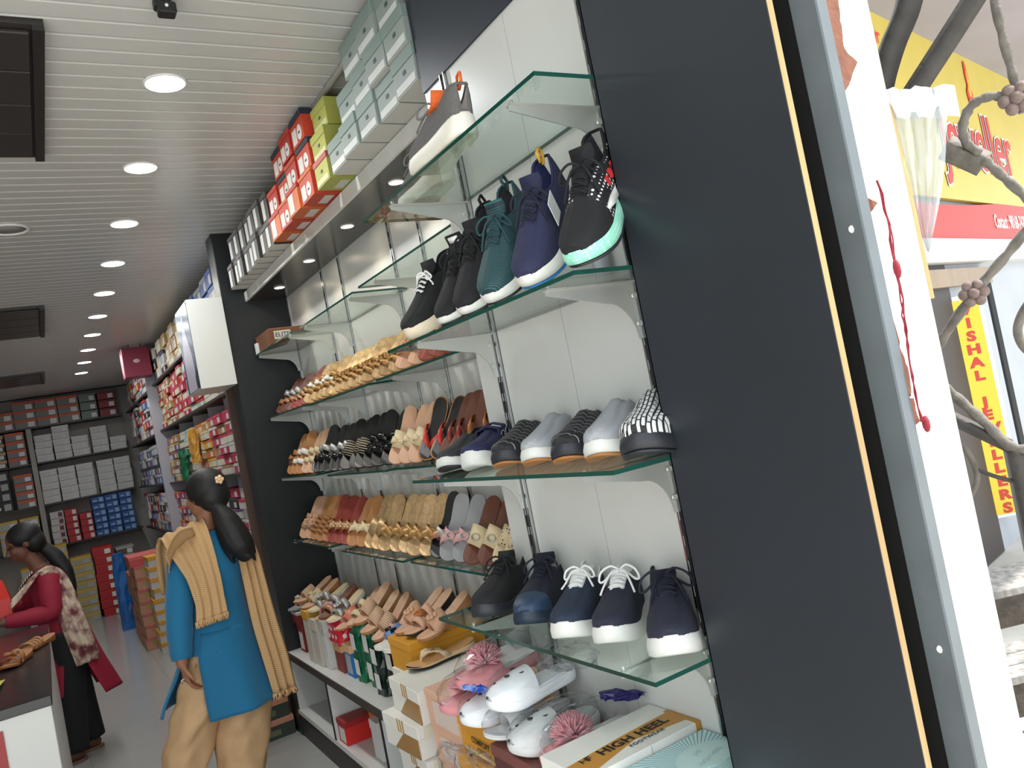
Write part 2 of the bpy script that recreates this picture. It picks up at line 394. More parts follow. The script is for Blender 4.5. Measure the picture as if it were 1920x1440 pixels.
for i, z in enumerate([2.112, 1.752, 1.412, 1.058]):
    for j, (ya, yb) in enumerate(panes):
        dz = (0.004, -0.004, 0.0)[j]
        ys = pys[j]
        shelf(XS, XB-0.006, yb, ya, z+dz, [min(y, ya-0.02) for y in ys], bk_far, XB-0.006, '%s glass shelf of the sandal display %s' % (WORD[i], side[j]), None)
# ================================================================ generators: shoes, sandals, boxes
def lerp_tab(tab, s):
    for (a, va), (b, vb) in zip(tab, tab[1:]):
        if s <= b:
            t = (s-a)/(b-a) if b > a else 0
            t = t*t*(3-2*t) if False else t
            return va+(vb-va)*t
    return tab[-1][1]
W_SHOE = [(0, .004), (.006, .012), (.025, .0205), (.07, .028), (.15, .032), (.3, .033), (.45, .035), (.6, .042), (.72, .047), (.82, .046), (.89, .0405), (.94, .033), (.975, .023), (.993, .012), (1, .003)]
def outline(L, wtab, k=1.0, n=26, bend=.006, wide=1.0):
    ss = [0.5-0.5*math.cos(PI*i/(n-1)) for i in range(n)]
    R_ = [(-L/2+L*s, -lerp_tab(wtab, s)*k*wide+bend*math.sin(PI*s)) for s in ss]
    L_ = [(-L/2+L*s, lerp_tab(wtab, s)*k*wide+bend*math.sin(PI*s)) for s in ss]
    return R_ + L_[::-1]
def sole_mb(L, wtab, zb, zt, k=1.0, flare=1.0, wide=1.0, bend=.006, mi=0):
    mb = MB(); po = outline(L, wtab, 1.0, wide=wide, bend=bend); rings = []
    for lev, kk in ((0.0, .93), (0.12, 1.0*flare), (0.55, 1.0*flare*1.015), (0.92, 1.0), (1.0, .97)):
        ring = []
        for x, y in po:
            s = (x+L/2)/L; a, b = zb(s), zt(s)
            cx = 1-(1-kk)*0.25
            ring.append((x*cx*(1 if kk <= 1 else 1.01), y*kk, a+(b-a)*lev))
        rings.append(ring)
    mb.loft(rings, True, True, mi); return mb
HR = [(0, .058), (.06, .064), (.15, .054), (.25, .046), (.34, .052), (.42, .064), (.5, .062), (.6, .053), (.7, .044), (.8, .036), (.9, .027), (.96, .018), (1, .008)]
RF = [(0, .75), (.1, .78), (.3, .74), (.38, .6), (.44, .42), (.6, .36), (.7, .40), (.85, .5), (1, .5)]
def smooth(pts, k=3):                                          # Catmull-Rom refinement of a path
    pts = [Vector(p) for p in pts]; out = []
    for i in range(len(pts)-1):
        p0, p1, p2, p3 = pts[max(i-1, 0)], pts[i], pts[i+1], pts[min(i+2, len(pts)-1)]
        for j in range(k):
            t = j/k
            out.append(.5*((2*p1)+(p2-p0)*t+(2*p0-5*p1+4*p2-p3)*t*t+(3*p1-p0-3*p2+p3)*t**3))
    out.append(pts[-1]); return out
def make_sneaker(p):
    """p: upper, sole, lining, lace, toe, heel, tongue, out (outsole), L, slip, st (sole thickness), tab, tag"""
    L = p.get('L', .275); st = p.get('st', .026); hs = p.get('hs', 1.0); slip = p.get('slip', False)
    spring = lambda s: 0.016*max(0, (s-.72)/.28)**1.8 + 0.004*max(0, (.12-s)/.12)
    heelr = p.get('heelr', .006)
    top = lambda s: st*(1.0-.12*math.sin(PI*s)) + heelr*(1-s) + spring(s)
    root = []
    po = []
    if p.get('out') is not None:
        po.append(('outsole', sole_mb(L, W_SHOE, spring, lambda s: spring(s)+.006, wide=p.get('wide', 1.0)), p['out']))
        po.append(('midsole', sole_mb(L, W_SHOE, lambda s: spring(s)+.006, top, flare=1.04, wide=p.get('wide', 1.0)), p['sole']))
    else:
        po.append(('sole', sole_mb(L, W_SHOE, spring, top, flare=1.04, wide=p.get('wide', 1.0)), p['sole']))
    # upper
    thr = .30 if not slip else .38
    ZCt = [(0, .010), (thr-.02, .010), (thr+.03, .040 if slip else .030), (thr+.07, .064), (.5, .0655), (.6, .057), (.7, .048), (.8, .0395), (.9, .030), (.96, .021), (1, .010)]
    ss = [0.012+0.976*(0.5-0.5*math.cos(PI*i/31)) for i in range(32)]
    rings = []
    for s in ss:
        wb = lerp_tab(W_SHOE, s)*.95*p.get('wide', 1.0); z0 = top(s)-.004; hr = lerp_tab(HR, s)*hs; r = wb*lerp_tab(RF, s); zc = lerp_tab(ZCt, s)*(hs if s > thr else 1)
        if slip and s > thr: hr = hr*.92
        x = -L/2+L*s; cy = .006*math.sin(PI*s); hb = -0.010*(1-min(1, s/.08)) if s < .08 else 0
        prof = []
        for u in (0, .22, .45, .7, .9, 1.0):                         # outer wall from the sole to the rim
            a = u*PI/2
            yy = r+(wb-r)*(math.cos(a)**.75); zz = hr*(math.sin(a)**.85)
            yy *= 1+.05*math.sin(PI*u)
            prof.append((yy, zz))
        inn = [(r*.86, min(hr, max(zc, hr-.012)) if s < thr else (hr*.4+zc*.6 if zc > hr*.9 else zc)), (r*.5, zc if s >= thr else zc), (0, zc)]
        half = prof+inn
        ring = [(x+hb*(z/.06), cy-y, z0+z) for y, z in half] + [(x+hb*(z/.06), cy+y, z0+z) for y, z in half[-2::-1]]
        rings.append(ring)
    mb = MB(); n = len(rings[0]); vs = [q for r_ in rings for q in r_]; k = 0
    mb.v = [tuple(v) for v in vs]
    for i in range(len(rings)-1):
        sm = (ss[i]+ss[i+1])/2
        for j in range(n-1):
            mi = 0
            jj = min(j, n-2-j)
            if jj >= 5 and sm < thr+.02: mi = 1
            elif p.get('toe') and sm > .80 and True: mi = 2
            elif p.get('heel') and sm < .13: mi = 3
            elif p.get('side') and .13 < sm < .66 and jj < 5: mi = 4
            elif p.get('foxing') and jj < 1: mi = 2
            mb.f.append([i*n+j, (i+1)*n+j, (i+1)*n+j+1, i*n+j+1]); mb.mi.append(mi); mb.sm.append(True)
    mb.f.append(list(range(n))); mb.mi.append(3 if p.get('heel') else 0); mb.sm.append(False)
    k = (len(rings)-1)*n
    mb.f.append([k+i for i in range(n)][::-1]); mb.mi.append(2 if p.get('toe') else 0); mb.sm.append(False)
    up = p['upper']
    po.append(('upper', mb, [up, p.get('lining', up), p.get('toe') or up, p.get('heel') or up, p.get('side') or up]))
    # rim piping
    rim = MB()
    pts = []
    for s in [x for x in ss if x < .42]:
        i = ss.index(s); pts.append(Vector(rings[i][5])+Vector((0, 0, .0005)))
    pts2 = [Vector((q.x, .012*math.sin(PI*((q.x+L/2)/L))-q.y, q.z)) for q in pts]
    rim.tube(pts[::-1]+pts2, .0032, 6); po.append(('collar', rim, p.get('collar', up)))
    if not slip:
        z = lambda s: top(s)-.004+lerp_tab(HR, s)*hs
        tl = p.get('tongue_h', .022)
        tp = [(-L/2+L*s, .006*math.sin(PI*s), z(s)+dz) for s, dz in ((.62, .001), (.52, .004), (.44, .008), (.37, .014), (.325, .020+tl*.4), (.31, .022+tl))]
        tm = MB().ribbon(tp, Vector((0, 1, 0)), [.014, .017, .019, .022, .024, .022], .006)
        po.append(('tongue', tm, p.get('tongue', up)))
        if p.get('tongue_tag'):
            a, b = Vector(tp[4]), Vector(tp[5])
            po.append(('tongue_label', MB().ribbon([a+Vector((.004, 0, .004)), b+Vector((.005, 0, -.004))], Vector((0, 1, 0)), .014, .003), p['tongue_tag']))
        lm = MB()
        for s in (.42, .47, .52, .57, .615):
            r = lerp_tab(W_SHOE, s)*lerp_tab(RF, s)*1.15; x = -L/2+L*s; cy = .006*math.sin(PI*s)
            arc = [(x+.006*q, cy+r*q, z(s)+.0055+.004*(1-q*q)) for q in (-1, -.5, 0, .5, 1)]
            lm.tube(arc, .0026, 6, flat=.7)
            if s < .6:
                arc = [(x+.012+.012*q, cy+r*q, z(s)+.003+.004*(1-q*q)) for q in (-1, -.5, 0, .5, 1)]
                lm.tube(arc, .0022, 5, flat=.7)
        x0 = -L/2+L*.425; z0 = z(.42)+.012; bs = p.get('bow', 1.0)
        for sg in (-1, 1):
            lm.tube(smooth([(x0, 0.006, z0), (x0+.006*bs, .006+sg*.016*bs, z0+.012*bs), (x0+.016*bs, .006+sg*.036*bs, z0+.004*bs), (x0+.02*bs, .006+sg*.043*bs, z0-.014*bs), (x0+.02, .006+sg*.034*bs, z0-.016*bs), (x0+.012, .006+sg*.018, z0-.004), (x0+.002, .006, z0)]), .0026, 6)
            lm.tube(smooth([(x0, .006, z0), (x0+.016, .006+sg*.014, z0+.002), (x0+.04*bs, .006+sg*.028, z0-.018), (x0+.055*bs, .006+sg*.036, z0-.034*bs)]), .0024, 6)
        po.append(('lace', lm, p.get('lace', up)))
    if p.get('tab'):
        zt = top(0)+.060*hs
        po.append(('pull_tab', MB().tube([(-L/2+.012, .0, zt-.012), (-L/2-.006, 0, zt+.0), (-L/2-.006, 0, zt+.018), (-L/2+.010, 0, zt+.016), (-L/2+.016, 0, zt-.004)], .004, 6, flat=.5), p['tab']))
    if p.get('extra'): p['extra'](po, L, top, lambda s: top(s)-.004+lerp_tab(HR, s)*hs)
    return po
HOST = {'tongue_label': 'tongue', 'insole': 'footbed', 'buckle_ring': 'strap', 'ornament': 'strap', 'toe_post': 'strap', 'pompom': 'upper', 'vent_hole': 'upper', 'collar': 'upper',
        'pull_tab': 'upper', 'side_flag': 'upper', 'side_flash': 'upper', 'red_stitching': 'upper', 'end_label': 'body', 'end_print': 'body', 'end_mark': 'body', 'emblem': 'body', 'base_print': 'body', 'stripe': 'lid'}
def host(nm, made, t):                                          # a piece of a part hangs under that part
    for k, o in reversed(made):
        if k == HOST.get(nm): return o
    return t
def place(po, name, label, cat, loc, psi, tilt=0.0, L=.275, group=None, roll=0.0, drop=0.0, spin=0.0):
    """toe tip at loc, toe heading (-cos psi, -sin psi); heel raised by tilt"""
    t = thing(name, label, cat, group=group)
    R_ = Matrix.Rotation(PI+psi, 4, 'Z') @ Matrix.Rotation(tilt, 4, 'Y') @ Matrix.Rotation(roll, 4, 'X') @ Matrix.Rotation(spin, 4, 'Z')
    off = R_ @ Vector((-L/2, 0, 0)); off.z -= drop
    t.matrix_world = Matrix.Translation(Vector(loc)+off) @ R_; made = []
    for nm, me, mats in po:
        if isinstance(me, MB):
            me2 = me.mesh(nm)
            for m in (mats if isinstance(mats, (list, tuple)) else [mats]): me2.materials.append(m)
        else: me2 = me
        made.append((nm, link(nm, me2, host(nm, made, t))))
    return t
def bake(po):                                                   # parts -> shared mesh data, for copies
    out = []
    for nm, mb, mats in po:
        me = mb.mesh(nm)
        for m in (mats if isinstance(mats, (list, tuple)) else [mats]): me.materials.append(m)
        out.append((nm, me, None))
    return out

W_SAN = [(0, .003), (.006, .010), (.025, .019), (.07, .026), (.16, .030), (.3, .029), (.42, .028), (.55, .034), (.7, .042), (.8, .043), (.89, .037), (.94, .030), (.975, .021), (.993, .011), (1, .003)]
def make_sandal(bed, strap, sole, kind='thong', L=.245, wedge=.02, plat=.012, deco=None, strap2=None, insole=None, heel=None):
    spring = lambda s: .010*max(0, (s-.75)/.25)**1.7
    top = lambda s: plat+spring(s)+wedge*(1-min(1, s/.62))**1.1*1.0
    bot = (lambda s: spring(s)) if heel is None else (lambda s: spring(s) if s > .5 else max(0, top(s)-plat*.8))
    po = [('sole', sole_mb(L, W_SAN, bot, lambda s: top(s)-.004, bend=.004), sole),
          ('footbed', sole_mb(L, W_SAN, lambda s: top(s)-.004, top, bend=.004), bed)]
    if insole: po.append(('insole', sole_mb(L*.96, [(a, b*.86) for a, b in W_SAN], lambda s: top(s)-.001, lambda s: top(s)+.0015, bend=.004), insole))
    if heel is not None:
        po.append(('heel', MB().loft([[(-L/2+.032+.022*math.cos(q)*k, .02*math.sin(q)*k, z) for q in [i*PI/5 for i in range(10)]] for z, k in ((0, .75), (top(.1)-plat*.8, 1.05))]), heel))
    X = lambda s: -L/2+L*s
    def band(s0, s1, h, w, sk=0.0):                              # an arch from side to side; sk shifts the far end
        pts, sd = [], []
        for i in range(9):
            u = i/8; a = PI*u; s = s0+(s1-s0)*u
            ww = lerp_tab(W_SAN, s)*1.02
            y = -ww*math.cos(a)
            z = top(s)+h*(math.sin(a)**.7)-.004*(1-math.sin(a))
            pts.append((X(s), y+.004*math.sin(PI*s), z)); sd.append(Vector((1, 0, -.25 if True else 0)))
        return MB().ribbon(pts, sd, w, .0035)
    if kind == 'thong':
        post = (X(.80), .004, top(.8))
        for sg in (-1, 1):
            pts = [Vector((X(.80), .004, top(.8)+.012)), Vector((X(.72), .004+sg*.012, top(.72)+.028)), Vector((X(.62), .004+sg*.026, top(.62)+.030)), Vector((X(.52), .004+sg*.034, top(.5)+.016)), Vector((X(.46), .004+sg*.031, top(.46)-.004))]
            po.append(('strap', MB().ribbon(pts, [Vector((.5, sg*.6, .5)), Vector((.6, sg*.4, .4)), Vector((.8, 0, .2)), Vector((.9, 0, .1)), Vector((1, 0, 0))], [.005, .012, .015, .016, .014], .0035), strap))
        po.append(('toe_post', MB().tube([(X(.80), .004, top(.8)-.002), (X(.80), .004, top(.8)+.014)], .003, 6), strap))
    elif kind == 'wide':
        po.append(('strap', band(.60, .66, .042, .034), strap))
    elif kind == 'two':
        po.append(('strap', band(.72, .76, .030, .013), strap)); po.append(('strap', band(.50, .55, .042, .014), strap2 or strap))
    elif kind == 'cross':
        po.append(('strap', band(.56, .76, .040, .014), strap)); po.append(('strap', band(.76, .56, .038, .014), strap2 or strap))
    elif kind == 'ankle':
        po.append(('strap', band(.74, .78, .028, .010), strap)); po.append(('strap', band(.62, .68, .034, .008), strap2 or strap))
        pts, n = [], 12
        for i in range(n+1):
            a = PI*(i/n); pts.append((X(.06)+.095*(1-math.sin(a))*.95, -.030*math.cos(a)+.003, top(.1)+.035+.02*(1-math.sin(a))))
        po.append(('ankle_strap', MB().ribbon(pts, Vector((0, 0, 1)), .006, .0028), strap))
    elif kind == 'strappy':
        for s in (.80, .70, .60, .50): po.append(('strap', band(s, s+.03, .026+.02*(.8-s), .006), strap))
    elif kind == 'star':
        pts = []
        for s in (.78, .68, .58): po.append(('strap', band(s, s+.06, .034, .007), strap))
    if deco:
        kd, m = deco; mb = MB(); cx, cz = X(.66), top(.66)+.040
        if kd == 'flower':
            for k in range(6): mb.ball((cx+.015*math.cos(k*PI/3), .004+.015*math.sin(k*PI/3), cz+.004), .010, .010, .006, 8, 5)
            mb.ball((cx, .004, cz+.008), .007, n=8, m=5)
        elif kd == 'beads':
            for k in range(10): mb.ball((cx+.010*math.sin(k*1.7), -.022+.005*k, cz-.004+.005*math.sin(k*PI/9)), .0045, n=6, m=4)
        elif kd == 'buckle':
            mb.tube([(cx+.012*math.cos(q), .004+.015*math.sin(q), cz+.003) for q in [k*PI/6 for k in range(12)]], .0028, 6, closed=True)
        elif kd == 'bow':
            for sg in (-1, 1): mb.loft([[(cx-.004, .004, cz-.003), (cx+.004, .004, cz-.003), (cx+.004, .004, cz+.005), (cx-.004, .004, cz+.005)], [(cx-.014, .004+sg*.026, cz-.006), (cx+.014, .004+sg*.026, cz-.006), (cx+.014, .004+sg*.026, cz+.008), (cx-.014, .004+sg*.026, cz+.008)]])
        po.append(('ornament', mb, m))
    return po

def box_parts(lx, ly, lz, body, lid, label=None, lid_h=.32, face='x', text=None, band=None):
    """shoe box with its base centre-front at the origin: x from 0 to lx (front face at x = 0), y centred, z up"""
    hl = lz*lid_h
    po = [('body', MB().box(.003, lx-.003, -ly/2+.003, ly/2-.003, 0, lz-.002), body),
          ('lid', MB().bbox(0, lx, -ly/2, ly/2, lz-hl, lz, .0015), lid)]
    if label:
        po.append(('end_label', MB().box(.0012, .0035, -ly*.34, ly*.30, lz*.10, lz-hl-lz*.06), label))
    if band: po.append(('stripe', MB().box(.0008, .004, ly*.30, ly*.42, 0.002, lz-hl), band))
    return po
def put_box(pre, label, loc, rz=0.0, group=None, name='shoe_box', cat='box', rx=0.0, ry=0.0):
    t = thing(name, label, cat, loc, (rx, ry, rz), group)
    made = []
    for nm, me, _ in pre: made.append((nm, link(nm, me, host(nm, made, t))))
    return t

# ---- resting things on one another: exact mesh contact
from mathutils.bvhtree import BVHTree
def tree_of(roots):
    vs, ps = [], []
    def walk(o, Mx):
        if o.type == 'MESH':
            k = len(vs); vs.extend(Mx @ v.co for v in o.data.vertices); ps.extend([k+i for i in p.vertices] for p in o.data.polygons)
        for c in o.children: walk(c, Mx @ c.matrix_parent_inverse @ c.matrix_basis)
    for r in roots: walk(r, r.matrix_basis)
    return BVHTree.FromPolygons(vs, ps)
def hits(o, trees):
    t = tree_of([o]); return any(t.overlap(q) for q in trees)
def settle(o, trees, z_top, z_low):
    """lower a thing from z_top until it touches what lies under it"""
    z = z_top; o.location.z = z
    while z > z_low:
        o.location.z = z-.008
        if hits(o, trees): break
        z -= .008
    o.location.z = z
    for _ in range(8):
        o.location.z -= .001
        if hits(o, trees): o.location.z += .001; break
    return o
# ================================================================ shoes on the front bay
def M_pat(name, kind, base, ink, scale, thr=0.5, rough=.7, axis='X'):
    if name in _mats: return _mats[name]
    m = M(name, base, rough); n = m.node_tree.nodes; L = m.node_tree.links; b = n['Principled BSDF']
    tc = n.new('ShaderNodeTexCoord'); mx = n.new('ShaderNodeMix'); mx.data_type = 'RGBA'
    mx.inputs['A'].default_value = lin(base); mx.inputs['B'].default_value = lin(ink)
    cmp_ = n.new('ShaderNodeMath'); cmp_.operation = 'LESS_THAN'; cmp_.inputs[1].default_value = thr
    if kind == 'dots':
        t = n.new('ShaderNodeTexVoronoi'); t.inputs['Scale'].default_value = scale; t.inputs['Randomness'].default_value = 0
        L.new(tc.outputs['Object'], t.inputs['Vector']); L.new(t.outputs['Distance'], cmp_.inputs[0])
    elif kind == 'stripes':
        t = n.new('ShaderNodeTexWave'); t.bands_direction = axis; t.wave_profile = 'SAW'; t.inputs['Scale'].default_value = scale
        L.new(tc.outputs['Object'], t.inputs['Vector']); L.new(t.outputs['Fac'], cmp_.inputs[0])
    elif kind == 'weave':
        t = n.new('ShaderNodeTexChecker'); t.inputs['Scale'].default_value = scale
        L.new(tc.outputs['Object'], t.inputs['Vector']); L.new(t.outputs['Fac'], cmp_.inputs[0])
    elif kind == 'bricks':
        t = n.new('ShaderNodeTexBrick'); t.inputs['Scale'].default_value = scale; t.inputs['Mortar Size'].default_value = thr
        L.new(tc.outputs['Object'], t.inputs['Vector']); L.new(t.outputs['Fac'], cmp_.inputs[0]); cmp_.inputs[1].default_value = .5
    L.new(cmp_.outputs[0], mx.inputs['Factor']); L.new(mx.outputs['Result'], b.inputs['Base Color'])
    _mats[name] = m; return m
fab = lambda nm, c, v=.12: M(nm, c, .85, var=v, vscale=120, bump=.25, bscale=350)
rub = lambda nm, c: M(nm, c, .5, var=.04, vscale=30)
k_grey = fab('grey_knit', (98, 96, 95)); k_black = fab('black_knit', (24, 24, 27)); k_navy = fab('navy_mesh', (38, 42, 72)); k_teal = M_pat('teal_knit', 'stripes', (28, 52, 58), (52, 104, 108), 75, .22)
c_navy = fab('navy_canvas', (36, 38, 54)); c_navy2 = fab('navy_canvas_blue', (34, 46, 66)); c_black = fab('black_canvas', (26, 26, 28)); c_grey = fab('light_grey_canvas', (164, 166, 170), .05)
s_white = rub('white_rubber', (216, 215, 210)); s_cream = rub('cream_rubber', (224, 208, 184)); s_black = rub('black_rubber', (38, 40, 46)); s_offw = rub('offwhite_foam', (224, 220, 208)); s_mint = M_pat('mint_foam', 'dots', (150, 222, 196), (196, 240, 224), 150, .35, .5); s_blue = rub('blue_rubber', (50, 120, 190)); s_gum = rub('gum_rubber', (178, 116, 62))
orange = fab('orange_fabric', (224, 104, 44)); l_white = fab('white_lining', (226, 226, 224), .04); l_dark = fab('dark_lining', (40, 40, 44)); lace_w = fab('white_lace', (236, 236, 234), .03); lace_k = fab('black_lace', (20, 20, 24)); lace_n = fab('navy_lace', (26, 28, 44)); red_f = fab('red_fabric', (206, 44, 48)); paper = M('white_paper', (238, 238, 236), .6)

# topmost shelf: the grey pair, lying with toes into the shop
pg = dict(upper=k_grey, sole=s_offw, lining=l_white, lace=fab('grey_lace', (110, 108, 106)), tongue=orange, collar=k_grey, heel=None, L=.285, st=.034, heelr=.012, tongue_h=.026, tab=orange)
def lie(po, label, x, y, z, psi, L=.285, grp=None, name='sneaker', tilt=0):
    return place(po, name, label, 'shoe', (x, y, z), psi, tilt, L, grp, drop=.011*min(1, tilt*3))
pgp = make_sneaker(pg)
lie(pgp, 'grey knit sneaker with orange tongue at the edge of the topmost glass shelf', .86, 1.63, LEV[0]+.001, -PI/2-.10)
lie(make_sneaker(pg), 'grey knit sneaker with orange tongue lying behind its twin on the topmost shelf',   .948, 1.908, LEV[0]+.001, -PI/2-.10)

# second shelf: six trainers leaning on the back panel
T2 = math.radians(42)
def dots_extra(po, L, top, z):
    m = MB()
    for s in (.28, .36, .44):
        m.box(-L/2+L*s-.004, -L/2+L*s+.004, .036, .042, top(s)+.028, top(s)+.044)
    po.append(('red_stitching', m, red_f))
    w = MB(); pts = [(-L/2+L*s, lerp_tab(W_SHOE, s)*.985+.006*math.sin(PI*s)+.001, top(s)+h) for s, h in ((.05, .02), (.2, .008), (.4, .008), (.55, .016), (.68, .024))]
    w.ribbon(pts, Vector((0, -.25, 1)), [.012, .008, .007, .008, .003], .003); po.append(('side_flash', w, s_white))
def tag_extra(po, L, top, z):
    t = MB().add([(-.01, .046, .060), (.03, .050, .056), (.028, .056, .106), (-.012, .052, .110)], [(0, 1, 2, 3)]); t2 = t.loft([[v for v in t.v[:4]], [(x, y+.0012, zz) for x, y, zz in t.v[:4]]], True, True, 0, False)
    po.append(('hang_tag', t2, paper))
L2P = [
 ('black trainer with white dots, red stitching and a pale mint sole', dict(upper=k_black, side=M_pat('black_dotted_knit', 'dots', (26, 26, 30), (230, 230, 230), 105, .30), sole=s_mint, out=s_black, lining=l_dark, lace=lace_k, heel=M_pat('black_dotted_knit', 'dots', (0,0,0), (0,0,0), 1), extra=dots_extra, L=.285, st=.032, heelr=.012, hs=1.12), .835, 1.125),
 ('navy mesh trainer with a white paper hang tag and white sole', dict(upper=k_navy, sole=s_white, out=s_blue, lining=fab('navy_lining', (30, 38, 84)), lace=lace_n, tab=fab('mustard_fabric', (214, 168, 60)), extra=tag_extra, L=.285, st=.032, heelr=.012, hs=1.12), .83, 1.235),
 ('teal ribbed knit trainer leaning beside the navy one', dict(upper=k_teal, sole=s_white, out=s_black, lining=l_dark, lace=fab('teal_lace', (36, 70, 76)), L=.28, st=.03, heelr=.01, hs=1.08, tab=k_teal), .83, 1.335),
 ('black knit trainer with a heel pull loop and white sole edge', dict(upper=k_black, sole=s_white, out=s_black, lining=l_dark, lace=lace_k, tab=lace_k, L=.28, st=.026, heelr=.01, hs=1.08), .83, 1.43),
 ('plain black knit trainer with a white tongue label', dict(upper=k_black, sole=s_white, out=s_black, lining=l_dark, lace=lace_k, tongue_tag=paper, L=.28, st=.024, tongue_h=.034), .835, 1.525),
 ('black canvas sneaker with white laces and a thick cream sole', dict(upper=c_black, sole=s_cream, lining=l_dark, lace=lace_w, L=.275, st=.034, heelr=.004, bow=.6), .845, 1.64)]
for i, (lab, p, x, y) in enumerate(L2P):
    q = at((1098, 1005, 935, 885, 843, 778)[i], (503, 537, 562, 582, 598, 622)[i], 'x', .835)
    lie(make_sneaker(p), lab, .835, q.y, LEV[1]+.003, (.42, .42, .42, .40, .36, .30)[i], p['L'], tilt=(T2, T2+.06, T2+.08, T2+.06, T2, T2-.1)[i])
o = thing('shoe_insert', 'pale grey and white shoe heel standing behind the navy trainer', 'shoe', (1.012, 1.242, LEV[1]+.001))
MB().loft([[(.02*math.cos(q)*k, .016*math.sin(q)*k, z) for q in [j*PI/6 for j in range(12)]] for z, k in ((0, .9), (.09, 1), (.19, 1.0), (.21, .85))]).build('heel_counter', M('pale_grey_foam', (176, 178, 188), .6), o)
MB().box(-.022, .0, -.017, .002, .12, .205).build('heel_patch', s_white, o)

# third shelf: slip-ons with toes to the entrance
T3 = math.radians(0)
stripe = M_pat('black_grey_stripe', 'stripes', (28, 28, 31), (150, 150, 152), 18, .11)
weave = M_pat('black_white_weave', 'bricks', (32, 32, 34), (220, 220, 218), 30, .045)
def strap_extra(po, L, top, z):
    for s in (.43, .54):
        x = -L/2+L*s
        po.append(('strap', MB().ribbon([(x, -.036+.006, z(s)-.028), (x, -.026, z(s)+.000), (x, .006, z(s)+.009), (x, .034, z(s)-.0), (x, .040, z(s)-.028)], Vector((1, 0, 0)), .012, .004), fab('navy_strap', (40, 42, 78))))
        po.append(('buckle_ring', MB().tube([(x+.012*math.cos(q), .043, z(s)-.012-.004+.009*math.sin(q)) for q in [k*PI/5 for k in range(10)]], .0016, 5, closed=True), chrome))
def back_loop(po, L, top, z):
    po.append(('heel_loop', MB().ribbon([(-L/2+.02, -.022, .07), (-L/2-.006, -.016, .094), (-L/2-.008, .016, .094), (-L/2+.02, .028, .07)], Vector((.3, 0, 1)), .012, .004), po[1][2][0] if isinstance(po[1][2], list) else k_black))
L3P = [
 ('dark grey slip-on shoe with a white sole at the open end of the third shelf', dict(upper=fab('charcoal_canvas', (52, 54, 56)), sole=s_white, out=s_black, lining=l_dark, slip=True, st=.03), (838, 888), .66),
 ('navy shoe with two buckled straps and a bright white sole', dict(upper=fab('navy_strap', (40, 42, 78)), sole=s_white, lining=l_dark, slip=True, st=.038, extra=strap_extra), (886, 886), .64),
 ('black slip-on with thin grey stripes beside the strapped navy shoe', dict(upper=stripe, sole=s_black, out=s_gum, lining=l_dark, slip=True, st=.032, hs=1.15), (945, 882), .62),
 ('light grey slip-on with cream sole between two striped black slip-ons', dict(upper=c_grey, sole=s_white, out=s_gum, lining=c_grey, slip=True, st=.03, hs=1.25, extra=back_loop), (1003, 878), .62),
 ('black slip-on with thin grey stripes between two light grey slip-ons', dict(upper=stripe, sole=s_black, out=s_gum, lining=l_dark, slip=True, st=.032, hs=1.15), (1062, 874), .60),
 ('light grey slip-on with cream sole beside the woven black and white shoe', dict(upper=c_grey, sole=s_white, out=s_gum, lining=c_grey, slip=True, st=.032, hs=1.32, extra=back_loop), (1127, 870), .60),
 ('slip-on shoe of woven black and white straps with a thick black sole', dict(upper=weave, sole=s_black, out=s_black, lining=l_dark, slip=True, st=.036, hs=1.36, wide=1.08), (1204, 864), .62)]
for i, (lab, p, px, psi) in enumerate(L3P):
    q = at(px[0], px[1], 'z', LEV[2]); q.x = min(max(q.x, GX+.03), .87)
    q.y = at(px[0], px[1], 'x', q.x).y
    lie(make_sneaker(p), lab, q.x, q.y, LEV[2]+.001, psi, .275, name='slip_on_shoe')

# fourth shelf: canvas lace-ups
def flag_extra(po, L, top, z):
    s = .44; po.append(('side_flag', MB().box(-L/2+L*s-.007, -L/2+L*s+.007, .036, .0385, top(s)+.022, top(s)+.028), [red_f]))
L4P = [
 ('all-black canvas lace-up shoe at the open end of the lowest shelf', dict(upper=c_black, sole=s_black, lining=l_dark, lace=lace_k, st=.032, hs=1.15), (905, 1166), .62),
 ('dark navy trainer with a dark shiny toe and heel pull tab', dict(upper=fab('deep_navy_canvas', (26, 30, 46)), toe=rub('navy_toe_rubber', (40, 62, 88)), sole=rub('navy_sole', (30, 44, 62)), lining=l_dark, lace=lace_n, tab=lace_k, st=.03, hs=1.2), (988, 1180), .66),
 ('navy canvas sneaker with loose flat white laces and white sole', dict(upper=c_navy2, sole=s_white, lining=l_white, collar=l_white, lace=lace_w, st=.034, hs=1.12, bow=.8, tongue=l_white, tongue_h=.004), (1062, 1207), .66),
 ('navy canvas sneaker with a big looped white lace and small red flag', dict(upper=c_navy, sole=s_white, lining=l_white, collar=l_white, lace=lace_w, st=.034, hs=1.15, bow=1.0, tongue=l_white, tongue_h=.004, extra=flag_extra), (1145, 1217), .68),
 ('deep navy canvas sneaker with long navy laces and a thick white sole', dict(upper=c_navy, sole=s_white, lining=c_navy, lace=lace_n, st=.036, hs=1.15, bow=1.2, wide=1.05, tongue_h=.01), (1270, 1240), .86)]
for i, (lab, p, px, psi) in enumerate(L4P):
    q = at(px[0], px[1], 'z', LEV[3]+.006); q.x = min(max(q.x, GX+.02), .88)
    lie(make_sneaker(p), lab, q.x, q.y, LEV[3]+.001, psi, .275, name='canvas_sneaker')
# ================================================================ far bay: ledge boxes, sandals, cabinet
col_m = lambda nm, c, r=.5, **k: M(nm, c, r, **k)
card = lambda nm, c: M('card_'+nm, c, .55, var=.06, vscale=6)
foil = lambda nm, c: M('gold_'+nm, c, .38, .4, var=.25, vscale=60)
